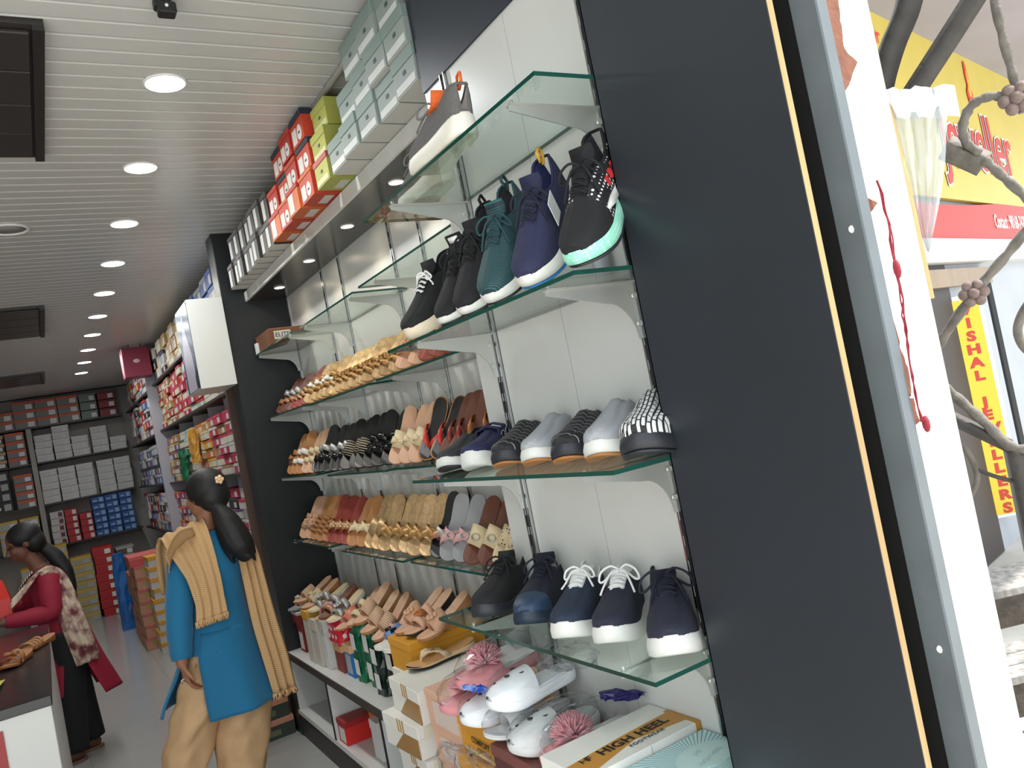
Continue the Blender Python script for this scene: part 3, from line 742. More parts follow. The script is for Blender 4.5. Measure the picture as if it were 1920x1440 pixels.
# ---- boxes on the ledge, fronts overhanging it
gre = card('grey_green', (142, 152, 148)); gre2 = card('grey_green_lid', (124, 142, 136)); lblw = card('label', (206, 210, 206)); bwhite = card('offwhite', (206, 204, 198))
def ledge_box(w, h, body, lid, lab, lidh=.34, labelkind=0, mark=None):
    d = .30; po = box_parts(d, w, h, body, lid, None, lidh)
    hl = h*lidh
    if labelkind == 0:                                             # pale print along the lower half
        po.append(('end_print', MB().box(.0012, .0035, -w*.42, w*.42, h*.05, h*.26), lab))
        po.append(('end_mark', MB().box(.0012, .0035, -w*.08, w*.04, h*.42, h*.52), M('print_dark', (70, 82, 80), .6)))
    elif labelkind == 1:                                           # oval emblem and white panel
        po.append(('emblem', MB().loft([[(x, -w*.18+w*.16*math.cos(q), h*.33+h*.26*math.sin(q)) for q in [k*PI/8 for k in range(16)]] for x in (.0035, .001)]), lab))
        po.append(('end_print', MB().box(.001, .0035, w*.06, w*.38, h*.08, h*.60), lab))
        po.append(('emblem_mark', MB().box(.0004, .001, -w*.25, -w*.11, h*.28, h*.36), M('print_dark')))
    elif labelkind == 2:                                           # tall sticker
        po.append(('end_label', MB().box(.0008, .0035, -w*.05, w*.34, h*.06, h*.78), lab))
    po.append(('base_print', MB().box(d*.18, d*.30, -w*.3, w*.3, -.0006, .001), mark or bwhite))
    return bake(po)
XL = 1.03; ZL = 2.484
g0 = 'grey-green shoe boxes on the high ledge'
gb = ledge_box(.150, .108, bwhite, gre2, lblw, .34, 0); 
for nm, me, _ in gb:
    if nm == 'body':
        me.materials.clear(); me.materials.append(gre); me.materials.append(bwhite)
        me.polygons[0].material_index = 1
rnd = random.Random(11)
for r in range(3):
    y = YC+.078+(.0, -.0, .03)[r]; n = (5, 4, 3)[r]
    for k in range(n):
        put_box(gb, 'grey-green lidded shoe box in the stack against the navy header, %s row' % ('bottom', 'middle', 'top')[r], (XL-.002*r+rnd.uniform(-.008, .012), y+k*.1525, ZL+r*.1085), rnd.uniform(-.008, .008), g0)
yg = card('lime', (166, 168, 82)); ygl = card('lime_pale', (198, 200, 150)); pk = card('rose_red', (176, 84, 84))
yb = ledge_box(.15, .10, yg, yg, ygl, .30, 0, card('peach', (214, 186, 160))); yb2 = ledge_box(.15, .10, yg, pk, ygl, .22, 0)
y0 = 2.738
for r, (b, lab) in enumerate(((yb2, 'lime green shoe box with a dull red lid on the high ledge'), (yb, 'lime green shoe box stacked on the red-lidded one'), (yb, 'tilted lime green shoe box at the top of its stack'))):
    put_box(b, lab, (XL+(.0, .012, .03)[r], y0+(0, .01, .0)[r], ZL+r*.101), (.0, .012, .02)[r], 'lime shoe boxes on the ledge')
red = card('orange_red', (184, 58, 34)); red2 = card('bright_red', (172, 38, 30)); ora = card('orange', (198, 96, 42)); dkb = card('dark_navy', (34, 36, 54)); whl = card('white_label', (214, 212, 208))
ob = [ledge_box(.16, .105, red, ora, whl, .14, 1), ledge_box(.15, .105, red2, red, whl, .18, 1), ledge_box(.16, .105, ora, red2, whl, .18, 2), ledge_box(.16, .11, red, dkb, whl, .2, 1)]
obn = ['orange shoe box with a round white emblem', 'red shoe box with a round white emblem', 'orange shoe box with a tall white sticker', 'orange shoe box with a dark navy lid']
for r in range(3):
    y = 2.915
    for k in range(4 if r < 2 else 3):
        i = (k*2+r*3+(1 if r == 2 else 0)) % 4
        if r == 2 and k == 0: i = 3
        put_box(ob[i], obn[i]+' stacked on the high ledge', (XL+rnd.uniform(-.012, .02), y, ZL+r*.1105), rnd.uniform(-.012, .012), 'orange and red shoe boxes on the ledge'); y += .172
dk = card('charcoal', (52, 50, 48)); dk2 = card('charcoal_lid', (62, 58, 55)); stick = card('sticker', (198, 198, 196))
db = ledge_box(.112, .125, dk, dk2, stick, .2, 2)
for nm, me, _ in db:
    if nm == 'body':
        me.materials.append(bwhite); me.polygons[0].material_index = 1
for r in range(2):
    for k in range(8 if r == 0 else 7):
        put_box(db, 'charcoal shoe box with a white sticker, %s row on the high ledge' % ('lower', 'upper')[r], (XL+.01+rnd.uniform(-.004, .01), 3.60+.115*k, ZL+r*.126), rnd.uniform(-.008, .008), 'charcoal shoe boxes on the ledge')

# ---- sandals
G = foil('leaf', (188, 142, 82)); G2 = foil('pale', (196, 162, 116)); RG = foil('rose', (196, 138, 104)); SV = foil('silver', (186, 184, 180))
tan = M('tan_leather', (176, 120, 70), .55, var=.12, vscale=25); dtan = M('dark_tan', (140, 82, 46), .5, var=.15, vscale=25); brn = M('brown_leather', (104, 56, 36), .5, var=.12, vscale=30); cream = M('cream_leather', (216, 196, 156), .55, var=.06); wht = M('white_leather', (226, 222, 212), .45); blk = M('black_leather', (24, 23, 24), .35); blkp = M('black_patent', (18, 18, 20), .14); nude = M('nude_leather', (206, 160, 128), .5, var=.08); pink = M('pink_leather', (200, 150, 150), .5)
crl = M('coral_glitter', (216, 66, 56), .4, var=.35, vscale=260); rst = M('rust_glitter', (150, 52, 40), .4, var=.4, vscale=260); amb = M('amber_glitter', (176, 100, 36), .4, var=.45, vscale=260); grn = M('green_glitter', (40, 60, 44), .4, var=.5, vscale=260); crochet = M_pat('cream_crochet', 'dots', (206, 186, 150), (60, 48, 38), 85, .26); pcro = M_pat('pink_crochet', 'dots', (190, 146, 118), (90, 60, 50), 85, .26); cork = M('cork_sole', (170, 120, 76), .7, var=.2, vscale=60); greyf = M('grey_foam', (150, 150, 152), .7); blue = M('powder_blue', (112, 138, 186), .6); stripeb = M_pat('black_gold_stripe', 'stripes', (22, 22, 22), (190, 170, 130), 30, .25); pearl = M('pearl', (232, 214, 190), .2); rosewd = M('redwood_leather', (142, 54, 42), .5, var=.15, vscale=30)
SP = {
 'rose_two': (make_sandal(brn, RG, dtan, 'two', strap2=SV), 'brown sandal with rose metallic double straps'),
 'gold_ribbed': (make_sandal(rosewd, G2, dtan, 'strappy'), 'gold strappy sandal with a dark red footbed'),
 'gold_lime': (make_sandal(G2, G, cork, 'two', deco=('bow', wht)), 'pale gold sandal with a white bow'),
 'gold_star': (make_sandal(G2, G, tan, 'star', deco=('beads', G)), 'gold sandal with fanned metallic straps'),
 'rose_pearl': (make_sandal(nude, RG, tan, 'two', deco=('flower', RG)), 'rose gold sandal with a metallic flower'),
 'brown_thong': (make_sandal(rosewd, brn, dtan, 'thong'), 'reddish brown thong sandal'),
 'tan_wide': (make_sandal(tan, dtan, dtan, 'two', strap2=tan, deco=('bow', tan)), 'plain tan leather sandal'),
 'white_two': (make_sandal(tan, wht, dtan, 'two'), 'white double-strap sandal with tan footbed'),
 'beige_two': (make_sandal(nude, cream, tan, 'two'), 'cream double-strap sandal'),
 'black_two': (make_sandal(blk, blkp, blk, 'two', strap2=SV), 'black patent sandal with a silver strap'),
 'black_wide': (make_sandal(blk, stripeb, blk, 'wide', wedge=.03), 'black mule with thin gold stripes'),
 'black_beads': (make_sandal(blk, blkp, blk, 'two', deco=('beads', blkp), wedge=.03), 'black beaded sandal'),
 'cream_bow': (make_sandal(nude, cream, tan, 'wide', deco=('bow', cream), wedge=.03), 'cream sandal with a wide bow strap'),
 'coral': (make_sandal(tan, crl, blk, 'thong', insole=blk, wedge=.035, plat=.016), 'coral glitter thong sandal with black footbed'),
 'rust': (make_sandal(brn, rst, blk, 'thong', wedge=.035, plat=.016), 'rust red glitter thong sandal'),
 'amber': (make_sandal(brn, amb, blk, 'thong', wedge=.035, plat=.016), 'amber glitter thong sandal'),
 'green': (make_sandal(brn, grn, blk, 'thong', wedge=.035), 'dark green glitter thong sandal'),
 'flower': (make_sandal(nude, nude, blk, 'two', deco=('flower', nude)), 'nude sandal with fabric flowers'),
 'tan_strappy': (make_sandal(tan, tan, dtan, 'strappy'), 'tan strappy sandal'),
 'red_thong': (make_sandal(rosewd, tan, dtan, 'cross', deco=('beads', pearl)), 'redwood sandal with a tan beaded strap'),
 'tan_cross': (make_sandal(tan, cream, dtan, 'cross'), 'tan sandal with crossed cream straps'),
 'gold_wide': (make_sandal(G2, G2, cork, 'wide', wedge=.03), 'pale gold mule'),
 'gold_cross': (make_sandal(G2, G, cork, 'cross', wedge=.035, plat=.014), 'gold wedge sandal with crossed straps'),
 'black_multi': (make_sandal(blk, SV, blk, 'cross', strap2=RG, wedge=.045, plat=.016), 'black wedge sandal with copper and silver straps'),
 'grey_pink': (make_sandal(greyf, pink, blk, 'cross', deco=('buckle', SV)), 'grey sandal with pink piped straps'),
 'brown_buckle': (make_sandal(brn, cream, dtan, 'wide', deco=('buckle', SV)), 'brown slide with a cream buckled strap'),
 'brown_wide': (make_sandal(brn, M('mid_brown_leather', (138, 86, 62), .5, var=.1), dtan, 'wide'), 'brown leather slide'),
 'crochet': (make_sandal(cream, crochet, tan, 'wide', wedge=.03), 'cream crochet mule'),
 'pink_crochet': (make_sandal(nude, pcro, tan, 'wide', wedge=.03), 'pinkish crochet mule'),
 'grey_slide': (make_sandal(greyf, cream, greyf, 'thong', wedge=.008, deco=('bow', wht)), 'grey foam thong slipper with a cream bow'),
 'silver_two': (make_sandal(cream, SV, wht, 'two', deco=('flower', SV)), 'silver flower sandal'),
 'pinkbow': (make_sandal(nude, pink, cream, 'cross'), 'pink cross-strap sandal'),
 'salmon': (make_sandal(nude, M('salmon_leather', (206, 120, 98), .5), tan, 'wide'), 'salmon banded slide'),
 'ribbed': (make_sandal(nude, M_pat('nude_ribs', 'stripes', (206, 172, 140), (150, 110, 84), 36, .3), cork, 'wide', wedge=.04, plat=.018), 'nude ribbed platform mule'),
 'blue_slide': (make_sandal(wht, blue, wht, 'wide', wedge=.01, plat=.018, deco=('bow', blk)), 'powder blue slide with a black bow and white sole'),
 'nude_ruffle': (make_sandal(nude, nude, cork, 'wide', wedge=.035, plat=.016, deco=('flower', nude)), 'nude sandal with ruffled flower strap'),
 'amber_beads': (make_sandal(nude, nude, blk, 'two', deco=('beads', M('amber_bead', (196, 104, 40), .15)), wedge=.03), 'nude sandal with amber beads'),
}
SP = {k: (bake(v[0]), v[1]) for k, v in SP.items()}
where = {1: 'on the second glass shelf', 2: 'on the third glass shelf', 3: 'on the lowest glass shelf', 4: 'on the boxes over the cabinet'}
def row(lev, z, y0, y1, keys, tilt, psi, x, L=.245, spin=0.0, rest=None):
    """sandals side by side from y0 towards the entrance; each is pushed on until it clears the one before"""
    n = len(keys); prev = None; shift = 0.0; out = []
    for i, k in enumerate(keys):
        u = i/(n-1) if n > 1 else 0
        y = y0+(y1-y0)*u + rnd.uniform(-.006, .006)
        pre, nm = SP[k]
        o = place([(a, b, None) for a, b, _ in pre], 'sandal', nm+' '+where[lev], 'sandal', (x+rnd.uniform(-.008, .008), y, z), psi+rnd.uniform(-.08, .08), tilt+rnd.uniform(-.07, .07), L, 'sandals '+where[lev], drop=.006-.012*abs(math.sin(spin)), spin=spin+rnd.uniform(-.09, .09))
        shift *= .6; o.location.y -= shift
        if prev:
            pt = [tree_of(out[-2:])]
            for _ in range(40):
                if not hits(o, pt): break
                o.location.y -= .002; shift += .002
        out.append(o); prev = o
        if rest: settle(o, rest, o.location.z+.03, o.location.z-.06)
    return out
TS, PS, SPN = math.radians(60), .82, -.42
row(1, 1.756, 4.42, 2.10, ['rose_two']*3+['gold_ribbed']*3+['gold_lime']*4+['gold_star']*9+['rose_pearl']*2+['brown_thong']*5, math.radians(50), .8, 1.165, spin=-.5)
row(2, 1.416, 4.42, 2.06, ['tan_wide']+['white_two']*2+['beige_two']*2+['black_two']*5+['black_wide']*3+['black_beads']*3+['cream_bow']*3+['coral']*2+['rust']*2+['amber']*2+['green']*1, TS, PS, 1.165, spin=SPN)
row(3, 1.062, 4.40, 2.68, ['flower']*2+['tan_strappy']*3+['red_thong']*3+['tan_cross']*2+['gold_wide']*2+['gold_cross']*5+['black_multi']*1, TS, PS, 1.165, spin=SPN)
row(3, 1.062, 2.58, 2.04, ['grey_pink']*2+['brown_buckle']*2+['crochet']*2+['pink_crochet']*1, TS, PS, 1.165, spin=SPN)
# carton at the far end of the topmost shelf
t = thing('shoe_box', 'brown carton with a small white brand sticker on the topmost shelf', 'box', (1.135, 4.38, 2.117))
MB().bbox(0, .2, -.14, .14, 0, .095, .002).build('body', card('brown_gloss', (110, 70, 44)), t)
MB().box(-.012, .0, .10, .14, -.0, .06).build('flap', card('flap_white', (220, 224, 224)), t)
MB().box(.03, .12, -.1412, -.140, .035, .080).build('sticker', card('brand_sticker', (206, 200, 176)), t)
text_mesh('lettering', 'ELITE', .034, M('print_navy', (54, 62, 120), .5), t, frame((.075, -.1418, .057), (1, 0, 0), (0, 0, 1)), bold=.0006)

# ---- cabinet under the far bay
cb = thing('base_cabinet', 'long low white cabinet with a dark front edge under the sandal display', 'cabinet', (1.0, 3.2, 0))
CY0, CY1 = 2.86, 4.548
def cpart(nm, m, x0, x1, y0, y1, z0, z1): MB().box(x0-1.0, x1-1.0, y0-3.2, y1-3.2, z0, z1).build(nm, m, cb)
cpart('top', white_lam, 1.003, 1.372, CY0, CY1, .432, .465)
cpart('front_edge', M('dark_walnut_edge', (52, 46, 42), .45), .996, 1.003, CY0, CY1, .430, .4655)
cpart('bottom', white_lam, 1.0, 1.372, CY0, CY1, .125, .150)
cpart('plinth', M('plinth_dark', (44, 42, 42), .5), 1.006, 1.02, CY0, CY1, 0, .125)
cpart('back', white_lam, 1.36, 1.372, CY0, CY1, .15, .432)
for y in (4.535, 3.885, 3.165, 2.87): 
    cpart('divider', white_lam, 1.004, 1.36, y-.008, y+.008, .15, .432); cpart('divider_edge', black_edge, 1.0, 1.0045, y-.008, y+.008, .15, .432)
def carton(lab, loc, dims, body, lid=None, labm=None, rz=0, lidh=.25, name='shoe_box', grp=None, cat='box'):
    pre = bake(box_parts(dims[0], dims[1], dims[2], body, lid or body, labm, lidh))
    return put_box(pre, lab, loc, rz, grp, name, cat)
olive = card('olive', (98, 104, 84)); purp = card('mauve', (112, 86, 104)); 
carton('olive green shoe box on the cabinet floor', (1.14, 4.10, .151), (.2, .20, .10), olive, card('olive_lid', (112, 116, 96)))
carton('olive green shoe box stacked inside the cabinet', (1.15, 4.09, .253), (.2, .18, .10), olive, card('olive_lid', (112, 116, 96)), rz=.05)
carton('bright red box at the front of the cabinet', (1.012, 3.80, .151), (.13, .12, .11), card('scarlet', (196, 34, 28)), card('scarlet_dark', (150, 28, 26)), whl)
carton('orange box standing on end in the cabinet', (1.10, 3.58, .151), (.2, .10, .26), card('orange_plain', (220, 104, 40)))
carton('small white box standing on end in the cabinet', (1.06, 3.46, .151), (.10, .10, .17), card('white_plain', (212, 210, 208)))
for k in range(3): carton('mauve shoe box with white label in the cabinet, %s of three' % ('bottom', 'middle', 'top')[k], (1.08, 3.29, .151+k*.088), (.25, .16, .086), purp, purp, whl, .02*k)
# ---- boxes and bags standing on the cabinet
def bag(lab, loc, dims, mats, seed, rz=0, tall_fold=.03, labm=None):
    """soft crumpled package"""
    r_ = random.Random(seed); mb = MB(); n, m = 12, 9; rings = []
    for i in range(m):
        u = i/(m-1); ring = []
        for k in range(n*2):
            q = 2*PI*k/(n*2); c, s_ = math.cos(q), math.sin(q)
            e = .45; x = abs(c)**e*(1 if c > 0 else -1); y = abs(s_)**e*(1 if s_ > 0 else -1)
            pinch = 1-.45*max(0, u-.75)*4*.6 if u > .75 else 1
            jx, jy = r_.uniform(-1, 1)*.006, r_.uniform(-1, 1)*.006
            ring.append((dims[0]*(.5+.5*x*pinch)+jx, dims[1]*.5*y*(1+.06*math.sin(u*9+k))+jy, dims[2]*u+r_.uniform(-1, 1)*.004*(0 < i < m-1)))
        rings.append(ring)
    mb.loft(rings, True, True, 0, False)
    t = thing('shoe_bag', lab, 'bag', loc, (0, 0, rz)); mb.build('bag_body', mats, t)
    if labm:
        for k in range(2): MB().add([(-.006, -.04, dims[2]*(.12+.42*k)), (-.006, .02, dims[2]*(.12+.42*k)), (-.006, .02, dims[2]*(.38+.42*k)), (-.006, -.04, dims[2]*(.38+.42*k))], [(0, 3, 2, 1)]).build('label', labm, t)
    return t
carton('dark red and white box at the partition end of the cabinet', (1.06, 4.44, .466), (.22, .10, .155), card('dark_red', (136, 40, 44)), card('dark_red', (136, 40, 44)), whl)
carton('second dark red box lying on the dark red box', (1.05, 4.455, .623), (.22, .12, .06), card('dark_red', (136, 40, 44)), card('offwhite', (206, 204, 198)))
carton('tall orange and white shoe box standing on end', (1.07, 4.31, .466), (.2, .095, .28), card('apricot', (226, 152, 92)), card('offwhite', (206, 204, 198)), lidh=.1)
carton('tall white sleeve box with a yellow top standing on end', (1.03, 4.17, .466), (.2, .10, .265), card('ivory', (204, 198, 186)), card('yolk', (216, 160, 50)), lidh=.16)
carton('tall plain white sleeve box beside the yellow-topped one', (1.035, 4.055, .466), (.2, .085, .235), card('ivory', (204, 198, 186)))
carton('narrow white box with a grey speckle print', (1.045, 3.945, .466), (.2, .06, .235), M_pat('speckle_card', 'dots', (214, 212, 206), (90, 88, 84), 120, .3), rz=.05)
bag('red and white spotted plastic bag over the white boxes', (1.06, 3.83, .602), (.22, .15, .13), M_pat('red_spots', 'dots', (200, 34, 52), (232, 214, 214), 26, .3, .3), 4)
carton('maroon and tan box under the spotted red bag', (1.07, 3.83, .466), (.22, .11, .13), card('maroon', (130, 50, 42)), card('tan_card', (214, 160, 112)))
carton('upright blue box with a peach side', (1.075, 3.70, .466), (.2, .10, .15), card('sky_blue', (30, 112, 178)), card('peach2', (232, 184, 140)), card('grey_lab', (160, 164, 170)))
gpl = M('green_plastic', (18, 104, 68), .3, var=.35, vscale=14); dgp = M('dark_green_plastic', (22, 44, 38), .28, var=.4, vscale=14); nkp = M('black_plastic', (20, 26, 28), .25, var=.3, vscale=14)
bag('emerald green plastic shoe bag standing on the cabinet', (1.08, 3.58, .466), (.22, .115, .275), gpl, 5, labm=whl)
bag('emerald green plastic shoe bag with a folded top', (1.09, 3.44, .466), (.22, .11, .29), gpl, 6, labm=whl)
bag('dark green plastic shoe bag with white labels', (1.07, 3.30, .466), (.24, .12, .25), dgp, 7, labm=whl)
bag('very dark green plastic shoe bag beside the labelled ones', (1.08, 3.15, .466), (.24, .12, .25), dgp, 8, labm=whl)
bag('black plastic bag pushed against the yellow box', (1.10, 2.98, .466), (.24, .14, .27), nkp, 9)
# ================================================================ the deep part of the shop
def sbox_mesh(w, d, h, body, lid, lab, lidh=.28, side='y', mark=None):
    """small far box, one mesh: front (label) faces -y or -x, base centre of the front at the origin"""
    mb = MB()
    mb.box(-w/2+.002, w/2-.002, .002, d, 0, h*(1-lidh)); mb.box(-w/2, w/2, 0, d, h*(1-lidh), h-.002, 1)
    mb.box(w*.10, w*.40, .0005, .003, h*.10, h*(1-lidh)*.92, 2)
    if mark: mb.box(-w*.36, -w*.05, .0005, .003, h*.22, h*.5, 3)
    me = mb.mesh('far_box')
    if side == 'x': me.transform(Matrix.Rotation(-PI/2, 4, 'Z'))
    for m in (body, lid, lab)+((mark,) if mark else ()): me.materials.append(m)
    return me
def far_box(me, lab, loc, grp, rz=0.0, name='shoe_box'):
    o = link(name, me); o.location = loc; o.rotation_euler = (0, 0, rz); return tag(o, lab, 'box', grp)
shelf_m = M('dark_shelf_edge', (40, 38, 38), .5); brown_bd = M('brown_board', (92, 72, 62), .5)
c_ = card
# shelving of the back wall
YF = 11.40
bw = struct(MB().box(-1.5, 1.02, YF+.33, YF+.345, 0, ZC).build('wall_back_panel', M('greige_panel', (150, 142, 134), .6)))
sh = thing('back_shelving', 'tall shelving of dark-edged boards across the back wall', 'shelving', (0, YF+.17, 0))
for z in (2.43, 1.985, 1.465, .94):
    MB().box(-1.5, 1.02, -.17, .155, z, z+.02).build('board', [shelf_m], sh)
MB().box(-.075, -.02, -.19, .155, .02, 2.43).build('upright', M('grey_upright', (142, 136, 128), .5), sh)
MB().box(-1.5, 1.02, -.16, .155, 0.0, .02).build('base_board', shelf_m, sh)
GL = {}
def kindbox(key, w, d, h, body, lid, lab, lidh=.28, side='y', mark=None):
    if key not in GL: GL[key] = sbox_mesh(w, d, h, body, lid, lab, lidh, side, mark)
    return GL[key]
gy = c_('mid_grey', (118, 116, 112)); og = c_('orange_lid', (190, 84, 50)); ww = c_('white_carton', (188, 187, 184)); w2 = c_('white_carton_lid', (198, 197, 194)); ds = c_('grey_green_far', (110, 122, 116)); mr = c_('maroon_far', (138, 34, 38)); be = c_('beige_far', (176, 150, 104)); bk = c_('black_far', (36, 34, 36)); bl = c_('cobalt', (36, 84, 146)); lb = c_('pale_blue', (140, 170, 200)); yw = c_('mustard_far', (196, 160, 66)); rd = c_('red_far', (176, 36, 40)); sil = c_('silver_print', (168, 166, 162)); pw = c_('plum', (108, 44, 52))
og_b = kindbox('og', .235, .3, .108, gy, og, whl, .30); ww_b = kindbox('ww', .188, .3, .082, ww, w2, w2, .3); ds_b = kindbox('ds', .19, .3, .10, ds, ds, whl); mr_b = kindbox('mr', .2, .3, .10, mr, c_('maroon_lid', (110, 24, 28)), whl)
# top level
for r in range(3):
    n = (7, 6, 3)[r]
    for k in range(n):
        x = .42-.24*k if r < 2 else .42-.24*k
        far_box(og_b, 'grey shoe box with orange lid, %s row on the top back shelf' % ('bottom', 'middle', 'top')[r], (x+rnd.uniform(-.002, .002), YF+.01, 2.451+r*.109), 'orange-lidded boxes on the back wall')
    far_box(ds_b, 'grey-green shoe box between the orange lids and the maroon boxes', (.645, YF+.01, 2.451+r*.109), 'grey-green boxes on the back wall')
    far_box(mr_b, 'maroon shoe box in the corner of the top back shelf', (.86, YF+.02, 2.451+r*.109), 'maroon boxes on the back wall')
# white cartons, two levels
for lv, (z0, hs_) in enumerate(((2.006, (4, 5, 3, 4, 2)), (1.486, (5, 5, 5, 5, 5)))):
    for c in range(5):
        for r in range(hs_[c]):
            far_box(ww_b, 'plain white shoe carton on the %s back shelf' % ('upper', 'lower')[lv], (.085+c*.198+rnd.uniform(-.006, .006)+(.03 if c > 2 else 0), YF+rnd.uniform(.0, .02), z0+r*.083), 'white cartons on the %s back shelf' % ('upper', 'lower')[lv], rnd.uniform(-.015, .015))
# left of the upright
be_b = kindbox('be', .22, .3, .098, bk, be, whl, .4); bk_b = kindbox('bk', .24, .3, .12, bk, bk, sil, .2, 'y', wht); of_b = kindbox('of', .20, .3, .10, gy, og, whl, .36)
for r in range(4):
    far_box(of_b, 'grey box with orange lid in the column left of the back upright', (-.205, YF+.01, 2.006+r*.103), 'orange-lidded boxes beside the upright')
    far_box(be_b, 'black shoe box with a beige lid on the back shelving', (-.43, YF+.01, 2.006+r*.100), 'beige-lidded boxes on the back wall')
    far_box(bk_b, 'black shoe box with a white shoe print on the back shelving', (-.45, YF+.01, 1.486+r*.122), 'black boxes on the back wall')
    far_box(of_b, 'grey box with orange lid beside the black printed boxes', (-.19, YF+.01, 1.486+r*.103), 'orange-lidded boxes by the black boxes')
yl_b = kindbox('yl', .2, .3, .10, sil, yw, whl, .3)
for r in range(4):
    far_box(yl_b, 'silver and mustard shoe box on the lower back shelf', (-.20, YF+.01, .961+r*.102), 'mustard boxes on the back wall')
    far_box(yl_b, 'silver and mustard shoe box behind the salesperson', (-.42, YF+.01, .961+r*.102), 'mustard boxes behind the salesperson')
# small cartons on the lowest shelf
c1 = kindbox('rw', .15, .28, .082, ww, sil, pw, .2); c2 = kindbox('rr', .14, .28, .082, rd, mr, whl, .2); c3 = kindbox('bb', .15, .28, .078, bl, bl, lb, .18, 'y', lb)
for c, (me, lab, gr, n) in enumerate(((c1, 'white box with plum print on the lowest back shelf', 'white and plum boxes', 5), (c2, 'red box with a white label on the lowest back shelf', 'red boxes on the lowest back shelf', 5), (c2, 'red box with a white label beside the blue boxes', 'red boxes beside the blue boxes', 4), (c3, 'cobalt blue box with pale print, first blue column', 'blue boxes first column', 6), (c3, 'cobalt blue box with pale print, second blue column', 'blue boxes second column', 6), (c3, 'cobalt blue box with pale print, column by the corner', 'blue boxes corner column', 6))):
    for r in range(n): far_box(me, lab, (.09+c*.157+rnd.uniform(-.004, .004), YF+.01, .961+r*.083), gr)
# stacks on the floor before the back wall
fs = [(kindbox('f1', .23, .3, .098, sil, yw, whl, .35), 'silver shoe box with mustard lid in a floor stack', 'mustard-lidded floor stack', -.02, 8),
      (kindbox('f2', .22, .3, .098, c_('brick_red', (132, 44, 44)), c_('brick_red2', (116, 36, 38)), sil, .3), 'dull red shoe box in a floor stack by the back wall', 'dull red floor stack', .02, 5),
      (kindbox('f3', .22, .3, .098, c_('khaki_silver', (160, 154, 128)), yw, sil, .35), 'khaki shoe box with mustard lid in a floor stack', 'khaki floor stack', .26, 8),
      (kindbox('f4', .22, .3, .105, rd, c_('red_lid', (190, 40, 40)), wht, .3, 'y'), 'bright red shoe box with white print in a floor stack', 'bright red floor stack', .50, 8),
      (kindbox('f5', .2, .3, .10, c_('brown_far', (96, 72, 54)), sil, whl, .3), 'brown and silver shoe box stacked in the back corner', 'brown corner stack', .74, 8)]
for i, (me, lab, gr, x, n) in enumerate(fs):
    for r in range(n):
        if i == 0: p = (-.25, YF-.33, r*.0985)
        else: p = (x, YF-.33+.0*i, r*(.0985 if i != 3 else .106))
        far_box(me, lab, (p[0]+rnd.uniform(-.008, .008), p[1]+rnd.uniform(-.01, .01), p[2]), gr)
for k in range(5): far_box(GL['f3'], 'khaki shoe box on top of the dull red stack', (.02+rnd.uniform(-.01, .01), YF-.33, .49+k*.0985), 'khaki boxes on the red stack')
# ---- right-hand shelving wall beyond the dark partition
rs = thing('side_shelving', 'long side shelving with white dividers beyond the dark partition', 'shelving', (1.05, 8.2, 0))
def rp(nm, m, x0, x1, y0, y1, z0, z1): MB().box(x0-1.05, x1-1.05, y0-8.2, y1-8.2, z0, z1).build(nm, m, rs)
for z in (2.43, 1.975, 1.455, .94, .42): rp('board', [shelf_m], 1.05, 1.40, 5.0, 11.35, z, z+.018)
lil = M('lilac_white', (168, 166, 174), .45)
rp('post', lil, 1.0, 1.40, 8.42, 8.47, 0, 2.78)
for y in (7.55, 6.78, 6.1, 5.5): rp('divider', M('divider_grey', (150, 146, 148), .5), 1.10, 1.40, y-.012, y+.012, .42, 2.43)
rp('end_board', brown_bd, 1.02, 1.40, 4.985, 5.01, 0, 2.0)
rp('back', M('dim_back', (120, 116, 112), .6), 1.40, 1.415, 4.72, 11.35, 0, 2.8)
rp('base', white_lam, 1.06, 1.40, 5.0, 11.35, .36, .42)
side_cols = {}
def sb(key, w, h, body, lid, lab, lidh=.25, mark=None): return kindbox('S'+key, w, .24, h, body, lid, lab, lidh, 'x', mark)
PAL = [c_('s_red', (178, 48, 44)), c_('s_cream', (204, 190, 160)), c_('s_tan', (168, 124, 82)), c_('s_pinkred', (182, 52, 84)), c_('s_white', (200, 198, 194)), c_('s_mint', (150, 176, 164)), c_('s_black', (44, 42, 44)), c_('s_purple', (110, 78, 120)), c_('s_gold', (176, 142, 84)), c_('s_orange', (206, 110, 52)), c_('s_green', (30, 116, 78)), c_('s_yellow', (214, 164, 66)), c_('s_blue', (84, 110, 164)), c_('s_silver', (170, 170, 174))]
PN = ['red', 'cream', 'tan', 'raspberry', 'white', 'mint', 'black', 'purple', 'gold', 'orange', 'green', 'yellow', 'blue', 'silver']
lvl_n = {2.448: 'top board', 1.993: 'upper board', 1.473: 'middle board', .958: 'lower board'}
bays = [(8.40, 7.57, 'bay beside the post'), (7.53, 6.80, 'second bay from the post'), (6.76, 6.12, 'third bay from the post'), (6.08, 5.52, 'fourth bay from the post'), (5.48, 5.02, 'bay beside the brown board')]
